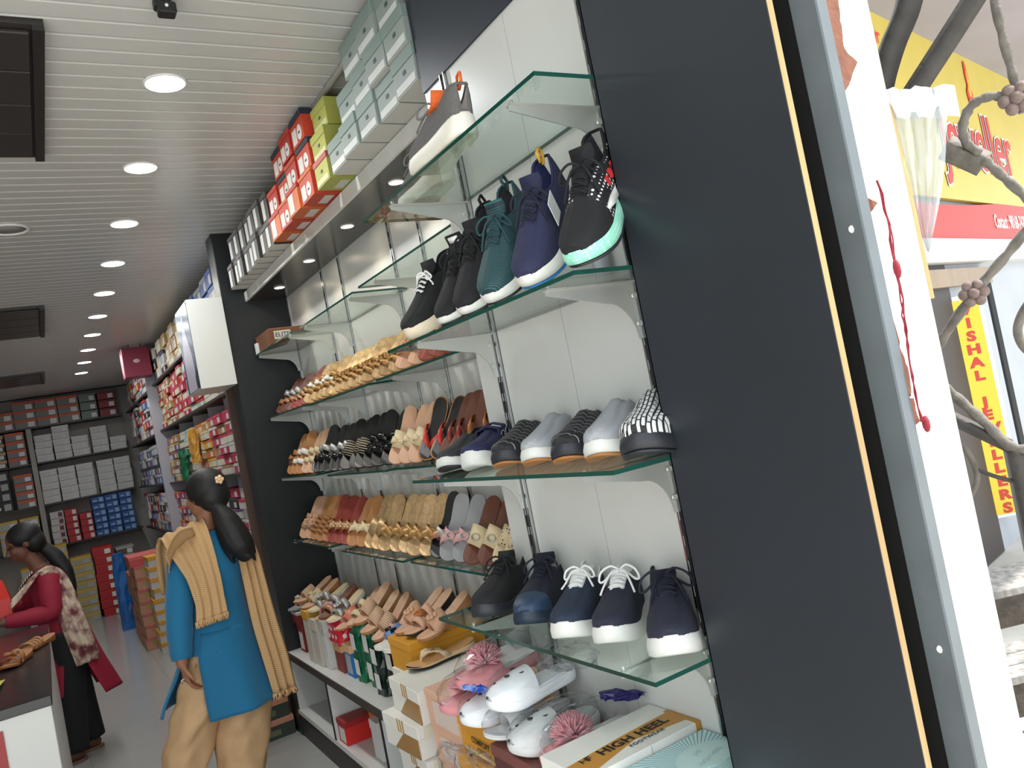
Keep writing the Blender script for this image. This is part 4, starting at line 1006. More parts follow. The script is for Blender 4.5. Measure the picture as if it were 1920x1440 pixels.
pal_by = {(1.993, 0): [0, 1, 2, 8], (1.993, 1): [0, 1, 3, 0], (1.993, 2): [4, 5, 3, 0], (1.993, 3): [1, 4, 4, 10], (1.993, 4): [1, 4, 5, 9],
          (1.473, 0): [7, 8, 2, 1], (1.473, 1): [5, 10, 1, 4], (1.473, 2): [11, 2, 9, 1], (1.473, 3): [3, 4, 3, 2], (1.473, 4): [3, 4, 3, 4],
          (.958, 0): [3, 7, 9, 4], (.958, 1): [10, 5, 1, 4], (.958, 2): [9, 4, 0, 1], (.958, 3): [3, 4, 7, 6], (.958, 4): [4, 3, 4, 4],
          (2.448, 0): [13, 4, 6, 1], (2.448, 1): [8, 1, 2, 8], (2.448, 2): [1, 8, 1, 13], (2.448, 3): [12, 13, 12, 12], (2.448, 4): [12, 12, 12, 13]}
for (z0, bi), pal in pal_by.items():
    ya, yb, wh = bays[bi]; n = 3 if bi < 2 else 2; wd = (ya-yb-.04)/n; nr = 4 if z0 > 2 else 6
    if z0 == 2.448: nr = 3
    hh = .42/nr if z0 != 2.448 else .105
    for c in range(n):
        for r in range(nr):
            i = pal[(c+r*(1 if bi % 2 else 2)+r//2) % len(pal)]; j = pal[(c*2+r+1) % len(pal)]
            me = sb('%d_%d_%d_%d' % (i, j, int(wd*1000), nr), wd-.012, hh-.004, PAL[i], PAL[j], PAL[4] if i != 4 else PAL[1], .3)
            far_box(me, '%s slipper box with %s lid, %s, %s' % (PN[i], PN[j], lvl_n[z0], wh), (1.065+rnd.uniform(0, .03), ya-.02-wd*(c+.5), z0+r*hh+.002), 'slipper boxes on the side shelving', rnd.uniform(-.012, .012), 'slipper_box')
# two slipper bags hanging over box fronts
for (lab, y, z, h, m) in (('emerald green soft bag standing on the side shelving', 7.2, 1.475, .26, gpl), ('yellow ochre soft bag standing on the side shelving', 6.55, 1.60, .26, M('ochre_plastic', (206, 150, 58), .4, var=.2, vscale=20))):
    b = bag(lab, (1.01, y, z), (.05, .17, h), m, 31+int(y)); 
# deeper bays: too many and too foreshortened to count, one body of boxes
mb = MB(); dm = [PAL[k] for k in (0, 4, 9, 6, 12, 13, 2, 7)]
for z0 in (2.448, 1.993, 1.473, .958):
    for c in range(9):
        for r in range(3 if z0 > 2 else 4):
            i = (0, 1, 2, 3, 1, 0, 4, 5, 6)[(c*2+r*3) % 9]; j = (1, 0, 3, 1, 5)[(c+r) % 5]
            if z0 == 1.473: i = (3, 5, 4, 7)[(c+r) % 4]; j = (5, 3, 1)[r % 3]
            x = 1.065+rnd.uniform(0, .04); y = 8.52+c*.30; z = z0+r*.104
            mb.box(x, 1.39, y+.01, y+.29, z, z+.072, i); mb.box(x-.003, 1.39, y+.008, y+.292, z+.072, z+.102, j); mb.box(x-.002, x+.002, y+.05, y+.12, z+.01, z+.06, 1)
o = mb.build('shoe_boxes', dm); tag(o, 'mass of mixed shoe boxes on the side shelving beyond the post', 'boxes'); o['kind'] = 'stuff'
for k in range(8):
    far_box(sb('bro', .2, .055, c_('s_brown', (128, 96, 66)), c_('s_brown2', (104, 76, 54)), PAL[1], .3), 'small brown box between the brown board and the partition', (1.06, 4.84, 1.70+.058*k) if k < 5 else (1.06, 4.84, 1.70+.058*k), 'brown boxes beside the partition')
for k in range(10):
    far_box(sb('blk', .2, .07, PAL[6], PAL[6], PAL[4], .2), 'small black box with white label beside the partition', (1.06, 4.84, .96+.0735*k), 'black boxes beside the partition')
struct(MB().box(1.06, 1.40, 4.72, 4.98, .93, .955).build('trim_7', shelf_m))
t = thing('gift_bag', 'raspberry red paper bag hung on top of the lilac-white post', 'bag', (.93, 8.30, 2.52))
MB().bbox(-.12, .12, -.10, .10, 0, .28, .004).build('bag_body', M('raspberry_paper', (128, 20, 52), .4), t)
MB().tube(smooth([(-.05, -.10, .28), (-.04, -.10, .33), (.04, -.10, .33), (.05, -.10, .28)]), .004, 6).build('handle', M('dark_cord', (60, 20, 30), .7), t)
MB().ball((.0, -.102, .15), .03, .002, .02, 10, 5).build('logo', M('bag_logo', (200, 170, 176), .5), t)
# ---- display box with a picture on its aisle side
t = thing('display_box', 'white wall display box with a bottle picture on its side, on the dark partition', 'display', (.90, 4.74, 1.972))
MB().bbox(-.095, .097, -.21, .195, 0, .495, .002).build('box_body', M('bright_white_box', (214, 215, 210), .35), t)
MB().box(-.0975, -.095, -.20, .19, .012, .485).build('picture', M('picture_slate', (58, 76, 100), .25), t)
po_ = [(-.16, .012), (.16, .012), (.16, .20), (.06, .34), (.02, .44), (-.02, .44), (-.05, .34), (-.14, .20)]
MB().loft([[(x, y*.9, z) for y, z in po_] for x in (-.0982, -.0975)]).build('picture_shape', M('picture_lilac', (196, 190, 204), .25), t)
po_ = [(-.19, .012), (-.13, .012), (-.12, .06), (-.14, .10), (-.19, .11)]
MB().loft([[(x, y, z) for y, z in po_] for x in (-.0988, -.0982)]).build('picture_mark', M('matte_black'), t)
# ---- stacks standing on the aisle floor
dgn = c_('bottle_green', (58, 66, 56)); sal = c_('salmon_lid', (200, 138, 110))
pre = bake([('body', MB().box(-.125, .125, .003, .297, 0, .078), dgn), ('lid', MB().bbox(-.128, .128, 0, .3, .074, .106, .0015), sal), ('print', MB().box(-.03, .05, .001, .004, .02, .05), c_('gold_print', (110, 112, 84)))])
for k in range(4):
    put_box(pre, 'bottle green shoe box with a salmon lid, %s of the stack beside the partition' % ('bottom', 'second', 'third', 'top')[k], (.862+(.0, -.012, -.02, -.016)[k], 4.64, k*.107), (0, .02, -.03, .02)[k])
t = carton('pale cream box lying on the bottle green stack', (.76, 4.80, .43), (.2, .22, .06), c_('s_cream', (204, 190, 160)))
yel = c_('golden_yellow', (212, 150, 44)); pnk = c_('pink_print', (190, 110, 110)); grw = c_('greywhite', (196, 192, 184))
pre = bake([('body', MB().box(-.115, .115, .003, .30, 0, .066), grw), ('lid', MB().bbox(-.118, .118, 0, .302, .060, .0955, .0015), yel), ('print', MB().box(-.01, .07, .001, .004, .018, .05), c_('grey_print', (120, 116, 112)))])
for k in range(9): put_box(pre, 'white shoe box with golden yellow lid in the aisle stack', (.80+rnd.uniform(-.01, .01), 7.85, k*.096), rnd.uniform(-.04, .04), 'yellow-lidded boxes in the aisle')
fl = M('floral_card', (188, 128, 112), .5, var=.5, vscale=18, col2=(150, 140, 70))
pre2 = bake(box_parts(.25, .3, .11, fl, c_('pink_lid', (188, 96, 96)), None, .2))
for c in range(3):
    for k in range(7 if c < 2 else 6): put_box(pre2, 'pink floral shoe box in the aisle stack %s' % ('touching the yellow-lidded boxes', 'between two floral stacks', 'beside the blue sack')[c], (.585+rnd.uniform(-.01, .01), 8.33+c*.33, k*.111), rnd.uniform(-.04, .04), 'floral boxes in the aisle')
MBt = carton('flat coral gift box on top of the floral stack', (.56, 8.40, .778), (.3, .42, .09), c_('coral_box', (190, 78, 78)), c_('coral_lid', (206, 92, 88)), lidh=.4)
bag('tall blue plastic sack leaning in the aisle', (.50, 9.75, 0), (.14, .16, .82), M('blue_plastic', (34, 104, 178), .3, var=.3, vscale=10), 77)
# ---- counter with black top
t = thing('counter', 'white shop counter with a thick black top', 'counter', (-.085, 3.335, 0))
MB().bbox(-1.1, -.005, .008, 1.85, 0, .835, .002).build('body', M('counter_white', (206, 205, 200), .35), t)
MB().bbox(-1.11, .0, 0, 1.87, .835, .872, .003).build('top', M('counter_black', (38, 38, 40), .25), t)
MB().box(-1.1, -.155, .002, .0085, 0, .80).build('red_panel', M('counter_red', (150, 34, 34), .35), t)
t = place([(a, b, None) for a, b, _ in SP['tan_wide'][0]], 'sandal', 'tan leather sandal lying on the black counter top', 'sandal', (-.26, 4.05, .874), 1.2)
t = place([(a, b, None) for a, b, _ in SP['tan_strappy'][0]], 'sandal', 'tan strappy sandal lying on the black counter top', 'sandal', (-.21, 4.36, .874), 1.0)
t = thing('paper_sheet', 'yellow paper sheet on the black counter', 'paper', (-.34, 3.75, .873))
MB().add([(-.08, -.1, 0), (.08, -.12, .012), (.10, .1, .004), (-.06, .12, .0)], [(0, 1, 2, 3)]).loft([[(-.08, -.1, 0), (.08, -.12, .012), (.10, .1, .004), (-.06, .12, 0)], [(-.08, -.1, .002), (.08, -.12, .014), (.10, .1, .006), (-.06, .12, .002)]], True, True, 0, False).build('sheet', M('yellow_paper', (206, 196, 90), .6), t)
# ================================================================ boxes and wrapped slippers under the front shelves
t = thing('base_unit', 'low white base unit under the front glass shelves', 'cabinet', (.93, 1.68, 0))
MB().bbox(-.17, .11, -.60, .60, .09, .45, .003).build('body', white_lam, t); MB().box(-.15, .11, -.59, .59, 0, .09).build('plinth', M('plinth_dark'), t)
wg = card('white_gloss', (226, 224, 216)); gst = M('gold_stripe', (172, 136, 76), .4); brp = M('bronze_panel', (150, 112, 62), .4); crm = card('cream_gloss', (222, 216, 196))
def gold_box():
    po = box_parts(.30, .26, .104, wg, wg, None, .38)
    for k in range(3): po.append(('stripe', MB().box(-.0006, .002, -.03+k*.018, -.02+k*.018, .064, .104), gst))
    po.append(('side_panel', MB().loft([[(-.0004+d, y, z) for y, z in ((-.12, .002), (.06, .002), (-.02, .062), (-.12, .062))] for d in (.006, .0)]), brp))
    for k in range(2): po.append(('end_stripe', MB().box(.10+k*.04, .122+k*.04, -.1306, -.128, .066, .104), gst))
    po.append(('lid_flap', MB().box(.02, .28, -.1312, -.13, .060, .104), crm))
    return bake(po)
gbx = gold_box()
for k in range(7):
    z = k*.1055
    put_box(gbx, 'white shoe box with gold stripes, number %s up the stack by the cabinet' % ('one', 'two', 'three', 'four', 'five', 'six', 'seven')[k], (.885+(0, .01, -.005, .0, -.012, -.03, .0)[k], 2.50+(0, .01, 0, .012, -.006, .012, .0)[k], z), (0, .02, -.02, .03, -.03, .06, -.02)[k], name='shoe_box')
carton('golden yellow box corner behind the tan thong sandal', (.99, 2.757, .699), (.3, .20, .11), yel, yel)
carton('white shoe box under the golden yellow box', (.985, 2.755, .59), (.3, .19, .108), wg, wg, rz=.02)
for k in range(6): carton('plain white box in the hidden pile behind the striped stack, layer %s' % ('one', 'two', 'three', 'four', 'five', 'six')[k], (1.0, 2.755, k*.098), (.3, .19, .097), crm, wg)
# the big tan thong wedge on the stack
big = make_sandal(M('tan_footbed', (206, 158, 104), .6, var=.08, vscale=40), M_pat('beige_perforated', 'dots', (214, 190, 156), (150, 118, 84), 170, .26), rub('black_outsole', (30, 28, 28)), 'thong', L=.262, wedge=.022, plat=.016)
W2 = [(a, b*1.03) for a, b in W_SAN]
big.append(('midsole', sole_mb(.264, W2, lambda s: .008+.010*max(0, (s-.75)/.25)**1.7, lambda s: .014+.018*(1-min(1, s/.62)), bend=.004), rub('cream_midsole', (226, 196, 156))))
q = at(752, 1252, 'z', .745)
place(big, 'thong_sandal', 'tan wedge thong sandal with perforated straps on the striped white boxes', 'sandal', (q.x, min(q.y, 2.588), .7395), .02, 0, .262)
# peach and yellow cartons
pch = card('peach_card', (222, 176, 150)); 
for k in range(3): carton('peach shoe box with red and white end print, %s of its pile' % ('bottom', 'middle', 'top')[k], (.885-.006*k, 2.17, .452+k*.108), (.29, .24, .106), pch, pch, card('peach_label', (214, 196, 186)), lidh=.2)
for k in range(3):
    tt = carton('golden yellow shoe box with black lettering, %s of its pile' % ('bottom', 'middle', 'top')[k], (.825+.012*k, 1.885, .452+k*.112), (.20, .28, .110), yel, yel, None, rz=(0, .03, -.02)[k], lidh=.45)
    text_mesh('lettering', 'COMFORT AGE', .022, M('print_black', (30, 26, 22), .6), tt, frame((-.0008, -.01, .040), (0, -1, 0), (0, 0, 1)), bold=.0006)
    text_mesh('lettering', 'FOOTWEAR', .014, M('print_black'), tt, frame((-.0008, .0, .020), (0, -1, 0), (0, 0, 1)), bold=.0004)
    MB().box(-.0006, .002, -.10, .12, .003, .011).build('band', card('yolk_pale', (226, 204, 140)), tt)
# boxes under the high-heel carton
for k in range(3): carton('white box in the low pile under the lettered carton, layer %s' % ('one', 'two', 'three')[k], (.768, 1.36+.02*k, .45+k*.104), (.27, .20, .104), wg, crm)
for k in range(3): carton('dull maroon box in the low pile, layer %s' % ('one', 'two', 'three')[k], (.80, 1.62, .45+k*.110), (.24, .236, .110), card('maroon_wrap', (96, 52, 50)), card('maroon_wrap2', (120, 70, 64)))
for k in range(3): carton('cream box in the low pile by the jamb, layer %s' % ('one', 'two', 'three')[k], (.80, 1.16, .452+k*.104), (.24, .18, .102), crm, wg)
# HIGH HEEL carton
ZH = .762
t = thing('high_heel_box', 'long white and gold carton lettered HIGH HEEL below the lowest glass shelf', 'box', (.752, 1.335, ZH))
LX, WY, HZ = .29, .155, .098
MB().box(.003, LX-.003, -WY/2+.003, WY/2-.003, 0, HZ-.004).build('body', crm, t)
MB().bbox(0, LX, -WY/2, WY/2, HZ-.040, HZ, .0012).build('lid', wg, t)
MB().loft([[(x, y, z) for x, y in ((0, -.045), (.002, -.077), (LX*.55, -.030), (LX, -.052), (LX, .012), (LX*.5, .004), (0, -.012))] for z in (HZ, HZ+.0006)]).build('gold_band', M('ochre_print', (190, 134, 56), .45), t)
MB().loft([[(x, -WY/2-.0005+d, z) for x, z in ((0, HZ-.04), (.03, HZ-.04), (.05, HZ), (0, HZ))] for d in (.001, 0)]).build('gold_corner', M('ochre_print'), t)
MB().box(LX-.012, LX+.0006, -WY/2-.0006, .02, HZ-.04, HZ+.0007).build('gold_end', M('ochre_print'), t)
text_mesh('lettering', 'HIGH HEEL', .034, M('print_black'), t, frame((.165, -.018, HZ+.0012), (1, .03, 0), (-.03, 1, 0)), bold=.0014, sx=1.02, spacing=1.05)
text_mesh('lettering', 'FOOTWEAR', .015, M('print_black'), t, frame((.178, -.046, HZ+.0012), (1, .03, 0), (-.03, 1, 0)), bold=.0003, spacing=1.15)
text_mesh('monogram', 'HF', .026, M('print_black'), t, frame((.045, -.020, HZ+.0012), (1, .03, 0), (-.03, 1, 0)), bold=.0004, spacing=.8)
MB().box(.16, .1608, -WY/2-.0008, -WY/2+.001, HZ-.04, HZ-.001).build('lid_seam', M('seam_grey', (150, 146, 140), .7), t)
MB().tube(smooth([(.03, -WY/2-.001, .002), (.05, -WY/2-.001, .036), (.09, -WY/2-.001, .05), (.12, -WY/2-.001, .04)]), .0016, 5).build('heel_print', M('seam_grey'), t)
for k in range(2): MB().box(.11+k*.016, .118+k*.016, -WY/2-.0009, -WY/2+.001, .0, .03).build('gold_stripe', gst, t)
# teal carton with radiating lines
def M_rays():
    m = M('teal_rays', (196, 220, 220), .4); n = m.node_tree.nodes; L = m.node_tree.links; b = n['Principled BSDF']
    tc = n.new('ShaderNodeTexCoord'); t1 = n.new('ShaderNodeTexGradient'); t1.gradient_type = 'RADIAL'; ml = n.new('ShaderNodeMath'); ml.operation = 'MULTIPLY'; ml.inputs[1].default_value = 70
    fr = n.new('ShaderNodeMath'); fr.operation = 'FRACT'; lt = n.new('ShaderNodeMath'); lt.operation = 'LESS_THAN'; lt.inputs[1].default_value = .32
    mx = n.new('ShaderNodeMix'); mx.data_type = 'RGBA'; mx.inputs['A'].default_value = lin((202, 222, 222)); mx.inputs['B'].default_value = lin((88, 168, 178))
    L.new(tc.outputs['Object'], t1.inputs['Vector']); L.new(t1.outputs['Fac'], ml.inputs[0]); L.new(ml.outputs[0], fr.inputs[0]); L.new(fr.outputs[0], lt.inputs[0]); L.new(lt.outputs[0], mx.inputs['Factor']); L.new(mx.outputs['Result'], b.inputs['Base Color']); return m
t = thing('teal_box', 'pale teal carton with radiating lines and an oval badge by the jamb', 'box', (.945, 1.165, .762))
MB().bbox(-.125, .095, -.085, .085, 0, .085, .0015).build('lid', M_rays(), t)
MB().loft([[(.02+.066*math.cos(q), .0+.045*math.sin(q), z) for q in [k*PI/16 for k in range(32)]] for z in (.085, .0862)]).build('oval_badge', card('pale_teal', (196, 222, 220)), t)
text_mesh('lettering', 'HIGH HEEL', .016, M('teal_print', (150, 186, 188), .5), t, frame((.02, -.012, .0866), (1, .3, 0), (-.3, 1, 0)))
text_mesh('monogram', 'HF', .018, M('teal_print'), t, frame((.015, .016, .0866), (1, .3, 0), (-.3, 1, 0)))
# slippers wrapped in clear plastic
film = M_pane('clear_film', (250, 251, 252), .10, 1.35, 1.6)
pinkfur = M('pink_tufts', (226, 158, 164), .8, var=.3, vscale=40); pinkfoam = M('pink_foam', (214, 142, 146), .6); eva = M('white_eva', (236, 238, 240), .45); gfoam = M('pale_grey_foam2', (212, 213, 212), .55, var=.08, vscale=40)
def clog(mat, L=.25, holes=True, pom=None, bedm=None):
    W = [(a, b*1.08) for a, b in W_SHOE]; sp = lambda s: .012*max(0, (s-.75)/.25)**1.7
    po = [('sole', sole_mb(L, W, sp, lambda s: sp(s)+.022+.008*(1-s)), mat), ('footbed', sole_mb(L*.95, [(a, b*.88) for a, b in W], lambda s: .022+.008*(1-s), lambda s: .026+.008*(1-s)+sp(s)), bedm or mat)]
    mb = MB(); rings = []
    for i in range(12):
        s = .52+.47*(1-(1-i/11)**1.5); wb = lerp_tab(W, s)*.98; h = lerp_tab([(.5, .060), (.65, .056), (.8, .044), (.9, .034), (1, .012)], s)*(.5 if pom else 1)
        rings.append([(-L/2+L*s, .006*math.sin(PI*s)-wb*math.cos(a), .018+sp(s)+h*math.sin(a)**.7) for a in [PI*k/12 for k in range(13)]])
    mb.loft(rings, False, False); po.append(('upper', mb, mat))
    if holes:
        hm = MB()
        for s, y in ((.62, -.02), (.62, .02), (.74, 0), (.84, -.018)):
            h = lerp_tab([(.5, .060), (.65, .056), (.8, .044), (.9, .034), (1, .012)], s)
            z = .018+h*(1-(y/.047)**2)**.5+.001
            hm.lathe([(.007, z-.001), (.007, z+.0012), (.0001, z+.0014)], 10, 0, -L/2+L*s, y)
        po.append(('vent_hole', hm, M('hole_dark', (60, 60, 62), .8)))
    if pom:
        pm = MB(); r_ = random.Random(5); cx = -L/2+L*.66
        for k in range(240):
            a, b_ = r_.uniform(0, 2*PI), r_.uniform(.05, 1.3)
            d = Vector((math.cos(a)*math.sin(b_), math.sin(a)*math.sin(b_), math.cos(b_))); c0 = Vector((cx, .004, .045))
            side_ = d.orthogonal()*r_.uniform(-.4, .4)
            pm.tube([c0+d*.014, c0+d*.034+side_*.014, c0+d*.054+side_*.03], [.0036, .003, .0010], 4)
        po.append(('pompom', pm, pom))
    return po
def wrap(c, rx, ry, rz, seed, spike=.012):
    r_ = random.Random(seed); mb = MB(); n, m = 26, 15; rings = []
    for i in range(m):
        a = PI*i/(m-1)-PI/2; cr = max(math.cos(a), .03)**.6
        rings.append([(c[0]+(rx*cr+r_.uniform(-1, 1)*spike)*math.cos(2*PI*k/n), c[1]+(ry*cr+r_.uniform(-1, 1)*spike)*math.sin(2*PI*k/n), c[2]+max(-rz*.9, rz*math.sin(a)+r_.uniform(-1, 1)*spike*.5)) for k in range(n)])
    mb.loft(rings, True, True, 0, False); return mb
LT = [tree_of([o for o in C.objects if o.parent is None and (o.name.split('.')[0] in ('shoe_box', 'high_heel_box', 'teal_box', 'base_unit', 'thong_sandal') and o.location.z < 1.1 and .6 < o.location.x < 1.2 and .9 < o.location.y < 2.9 or o.name in ('wall_column', 'wall_jamb') or (o.name.startswith('glass_shelf') and o.location.z < 1.1 and o.location.y < 2))])]
WRAPS = [                                                       # label, parts, toe x, y, turn, tilt, wrap half sizes; laid one after another, each lowered until it touches
 ('pink fluffy pompom slipper in clear plastic on the yellow box', clog(pinkfoam, .24, False, pinkfur, gfoam), .785, 1.97, .03, 0, (.124, .053, .055)),
 ('white foam clog with vent holes in clear plastic on the yellow box', clog(eva, .24), .785, 1.85, .0, 0, (.124, .053, .048)),
 ('pale grey flat slipper lying next to its twin under the glass', make_sandal(gfoam, gfoam, gfoam, 'wide', L=.24, wedge=.008), .785, 1.73, .0, 0, (.124, .050, .040)),
 ('pale grey foam slipper in clear plastic against the white panel', clog(gfoam, .24, True), .785, 1.612, .0, 0, (.124, .053, .046)),
 ('pink fluffy pompom slipper in clear plastic beside the lettered carton', clog(pinkfoam, .24, False, pinkfur, gfoam), .795, 1.492, .0, 0, (.118, .053, .055)),
 ('pink fluffy pompom slipper in clear plastic beside the white clog', clog(pinkfoam, .24, False, pinkfur, gfoam), .79, 1.843, .0, .04, (.122, .053, .052)),
 ('white foam clog with vent holes lying across the wrapped pile', clog(eva, .24), .79, 1.688, .0, .05, (.122, .053, .048)),
 ('pale grey flat slipper seen through the lowest glass shelf', make_sandal(gfoam, gfoam, gfoam, 'wide', L=.24, wedge=.008), .965, 1.972, .0, .10, (.124, .050, .040))]
for k, (lab, po, tx_, y, psi, tl, wr_) in enumerate(WRAPS):
    o = place(po, 'wrapped_slipper', lab, 'slipper', (tx_, y, .80), psi, tl, .25)
    wrap((.0, 0, wr_[2]*.86), wr_[0], wr_[1], wr_[2], k+20, .004).build('plastic_wrap', film, o)
    settle(o, LT, .86 if k < 5 else .918, .74); LT.append(tree_of([o]))
blu = M('blue_foil', (40, 74, 168), .25, var=.6, vscale=24, col2=(150, 176, 226)); nvy = M('navy_foil', (34, 30, 92), .3, var=.3, vscale=30)
def crinkle(lab, p0, p1, w, m, seed, top, low):
    r_ = random.Random(seed); a, b = Vector(p0), Vector(p1); mb = MB(); rings = []
    for i in range(9):
        u = i/8; c = a.lerp(b, u); ww = w*(.6+.7*math.sin(PI*u)*r_.uniform(.6, 1.1))
        rings.append([c+Vector((0, ww*math.cos(q), .4*ww*math.sin(q)))+Vector((r_.uniform(-1, 1)*.008, r_.uniform(-1, 1)*.008, r_.uniform(-.2, 1)*.008)) for q in [k*PI/5 for k in range(10)]])
    mid = a.lerp(b, .5); t = thing('foil_wrapper', lab, 'wrapper', mid)
    mb.loft([[p-mid for p in r] for r in rings], True, True, 0, False); mb.build('foil', m, t)
    settle(t, LT, top, low); LT.append(tree_of([t]))
crinkle('crinkled blue and white foil wrapper across the wrapped slippers', (.785, 1.79, .88), (.81, 1.735, .88), .016, blu, 1, 1.0, .76)
crinkle('crinkled navy blue wrapper against the white panel', (.965, 1.475, .90), (1.022, 1.415, .90), .02, nvy, 2, 1.0, .80)
crinkle('bright blue printed wrapper beside the lettered carton', (.775, 1.432, .80), (.79, 1.44, .80), .012, blu, 3, .92, .74)
t = thing('plastic_film', 'loose crumpled sheet of clear plastic film over the yellow box', 'plastic', (.72, 1.77, .715)); wrap((0, 0, 0), .040, .17, .05, 90, .014).build('film', film, t)
for _ in range(80):                                             # pushed against the box fronts it clings to
    if hits(t, LT): break
    t.location.x += .001
t = thing('plastic_film', 'crumpled clear plastic film between the white clogs', 'plastic', (.96, 1.58, .93)); wrap((0, 0, 0), .06, .09, .02, 91, .010).build('film', film, t); settle(t, LT, 1.01, .80)
# sandals lying on the boxes over the cabinet, each lowered until it touches
CT = [tree_of([o for o in C.objects if o.parent is None and o.name.split('.')[0] in ('shoe_box', 'shoe_bag', 'thong_sandal', 'base_cabinet', 'wall_display') and .4 < o.location.x < 1.5 and 2.2 < o.location.y < 4.7 and o.location.z < 1.2 or o.name == 'wall_display'])]
A4 = row(4, .76, 4.46, 4.30, ['grey_slide', 'ribbed'], .20, .25, 1.03, rest=CT)
A4 += row(4, .755, 4.20, 3.66, ['cream_bow', 'silver_two', 'pinkbow', 'rose_two', 'silver_two', 'salmon'], .34, .25, 1.04, rest=CT)
A4 += row(4, .765, 3.54, 3.12, ['beige_two', 'ribbed', 'ribbed', 'ribbed', 'pinkbow'], .45, .25, 1.06, rest=CT)
A4 += row(4, .765, 3.02, 2.925, ['blue_slide', 'blue_slide'], .18, .08, 1.0, rest=CT)
A4 += row(4, .815, 2.815, 2.728, ['nude_ruffle', 'amber_beads'], .30, .06, 1.02, rest=CT)
o = place([(a, b, None) for a, b, _ in SP['nude_ruffle'][0]], 'sandal', 'nude ruffled sandal on the golden yellow box corner', 'sandal', (1.03, 2.640, .815), .06, .34, .245)
for _ in range(20):
    if not hits(o, [tree_of(A4[-2:])]): break
    o.location.y -= .002
settle(o, CT, o.location.z+.03, o.location.z-.06); A4.append(o)
for i, a in enumerate(A4):                                      # neighbouring groups may not interpenetrate
    for _ in range(30):
        if not hits(a, [tree_of(A4[max(0, i-3):i])] if i else []): break
        a.location.z += .002
# ================================================================ people
skin = M('skin_brown', (150, 100, 74), .55, var=.08, vscale=12); hairm = M('black_hair', (14, 12, 14), .6, var=.3, vscale=60)
def tail(pts, rad, n=12): return MB().tube(smooth(pts, 3), rad if not isinstance(rad, list) else [lerp_tab([(i/(len(rad)-1), r) for i, r in enumerate(rad)], k/((len(rad)-1)*3)) for k in range((len(rad)-1)*3+1)], n)
def limb(mb, pts, rad, n=12):
    sp = smooth(pts, 3); m = len(sp); tab = [(i/(len(rad)-1), r) for i, r in enumerate(rad)]
    mb.tube(sp, [lerp_tab(tab, k/(m-1)) for k in range(m)], n)
    mb.ball(pts[0], rad[0], n=10, m=7); mb.ball(pts[-1], rad[-1], n=10, m=7)
def hand(mb, wrist, d, palm_n, thumb_side, scale=1.0, curl=.5):
    """palm, four unequal curled fingers and a thumb from the side of the palm"""
    d = Vector(d).normalized(); pn = Vector(palm_n); pn = (pn-d*pn.dot(d)).normalized(); s = d.cross(pn).normalized()*thumb_side; w = Vector(wrist)
    c = w+d*.045*scale
    rings = []
    for u, hw in ((0, .020), (.3, .026), (.7, .034), (1.0, .034)):
        p = w+d*(.085*u*scale); rings.append([p+s*(hw*math.cos(q)*scale)+pn*(.013*math.sin(q)*scale) for q in [k*PI/6 for k in range(12)]])
    mb.loft(rings)
    for k, (off, ln) in enumerate(((.026, .068), (.009, .076), (-.009, .070), (-.025, .054))):
        p0 = w+d*.078*scale+s*off*scale; cu = curl*(1+.12*k)
        d1 = (d*math.cos(cu*.6)+pn*math.sin(cu*.6)); d2 = (d*math.cos(cu*1.4)+pn*math.sin(cu*1.4)); d3 = (d*math.cos(cu*2.1)+pn*math.sin(cu*2.1))
        p1 = p0+d1*ln*.42*scale; p2 = p1+d2*ln*.33*scale; p3 = p2+d3*ln*.25*scale
        mb.tube([p0, p1, p2, p3], [.0085*scale, .0082*scale, .0076*scale, .006*scale], 8)
    t0 = w+d*.03*scale+s*.024*scale; t1 = t0+(s*.7+d*.7+pn*.25).normalized()*.034*scale; t2 = t1+(s*.25+d*.9+pn*.4).normalized()*.028*scale
    mb.tube([w+d*.014*scale+s*.010*scale, t0, t1, t2], [.011*scale, .011*scale, .0095*scale, .007*scale], 8)
def head(mb, c, fwd, up, k=1.0):
    """skull, jaw, nose, lips, brow, ears; c = centre of the skull"""
    f = Vector(fwd).normalized(); u = Vector(up); u = (u-f*u.dot(f)).normalized(); s = f.cross(u)
    def ell(o, a, b, c_, n=16, m=11):
        rings = []
        for i in range(m+1):
            q = PI*i/m-PI/2; cr = max(math.cos(q), .03)
            rings.append([Vector(o)+f*(a*cr*math.cos(2*PI*j/n))+s*(b*cr*math.sin(2*PI*j/n))+u*(c_*math.sin(q)) for j in range(n)])
        mb.loft(rings)
    C_ = Vector(c); P = lambda a, b, d: C_+f*a*k+s*b*k+u*d*k
    ell(P(-.010, 0, .020), .092*k, .074*k, .088*k); ell(P(.030, 0, -.040), .056*k, .056*k, .072*k); ell(P(.050, 0, -.082), .026*k, .030*k, .022*k)
    mb.tube([P(.078, 0, .004), P(.092, 0, -.018), P(.104, 0, -.036), P(.090, 0, -.042)], [.008*k, .010*k, .013*k, .011*k], 8)
    for sg in (-1, 1):
        ell(P(-.004, sg*.072, -.010), .018*k, .008*k, .030*k, 10, 6); ell(P(.098, sg*.010, -.040), .010*k, .008*k, .007*k, 8, 5)
        ell(P(.066, sg*.034, -.030), .020*k, .020*k, .022*k, 10, 6); mb.tube([P(.076, sg*.014, .014), P(.076, sg*.034, .020), P(.062, sg*.052, .014)], .007*k, 7)
    mb.tube([P(.074, -.022, -.064), P(.088, 0, -.062), P(.074, .022, -.064)], [.005*k, .008*k, .005*k], 8); mb.tube([P(.074, -.018, -.073), P(.086, 0, -.073), P(.074, .018, -.073)], [.005*k, .0085*k, .005*k], 8)
    return P
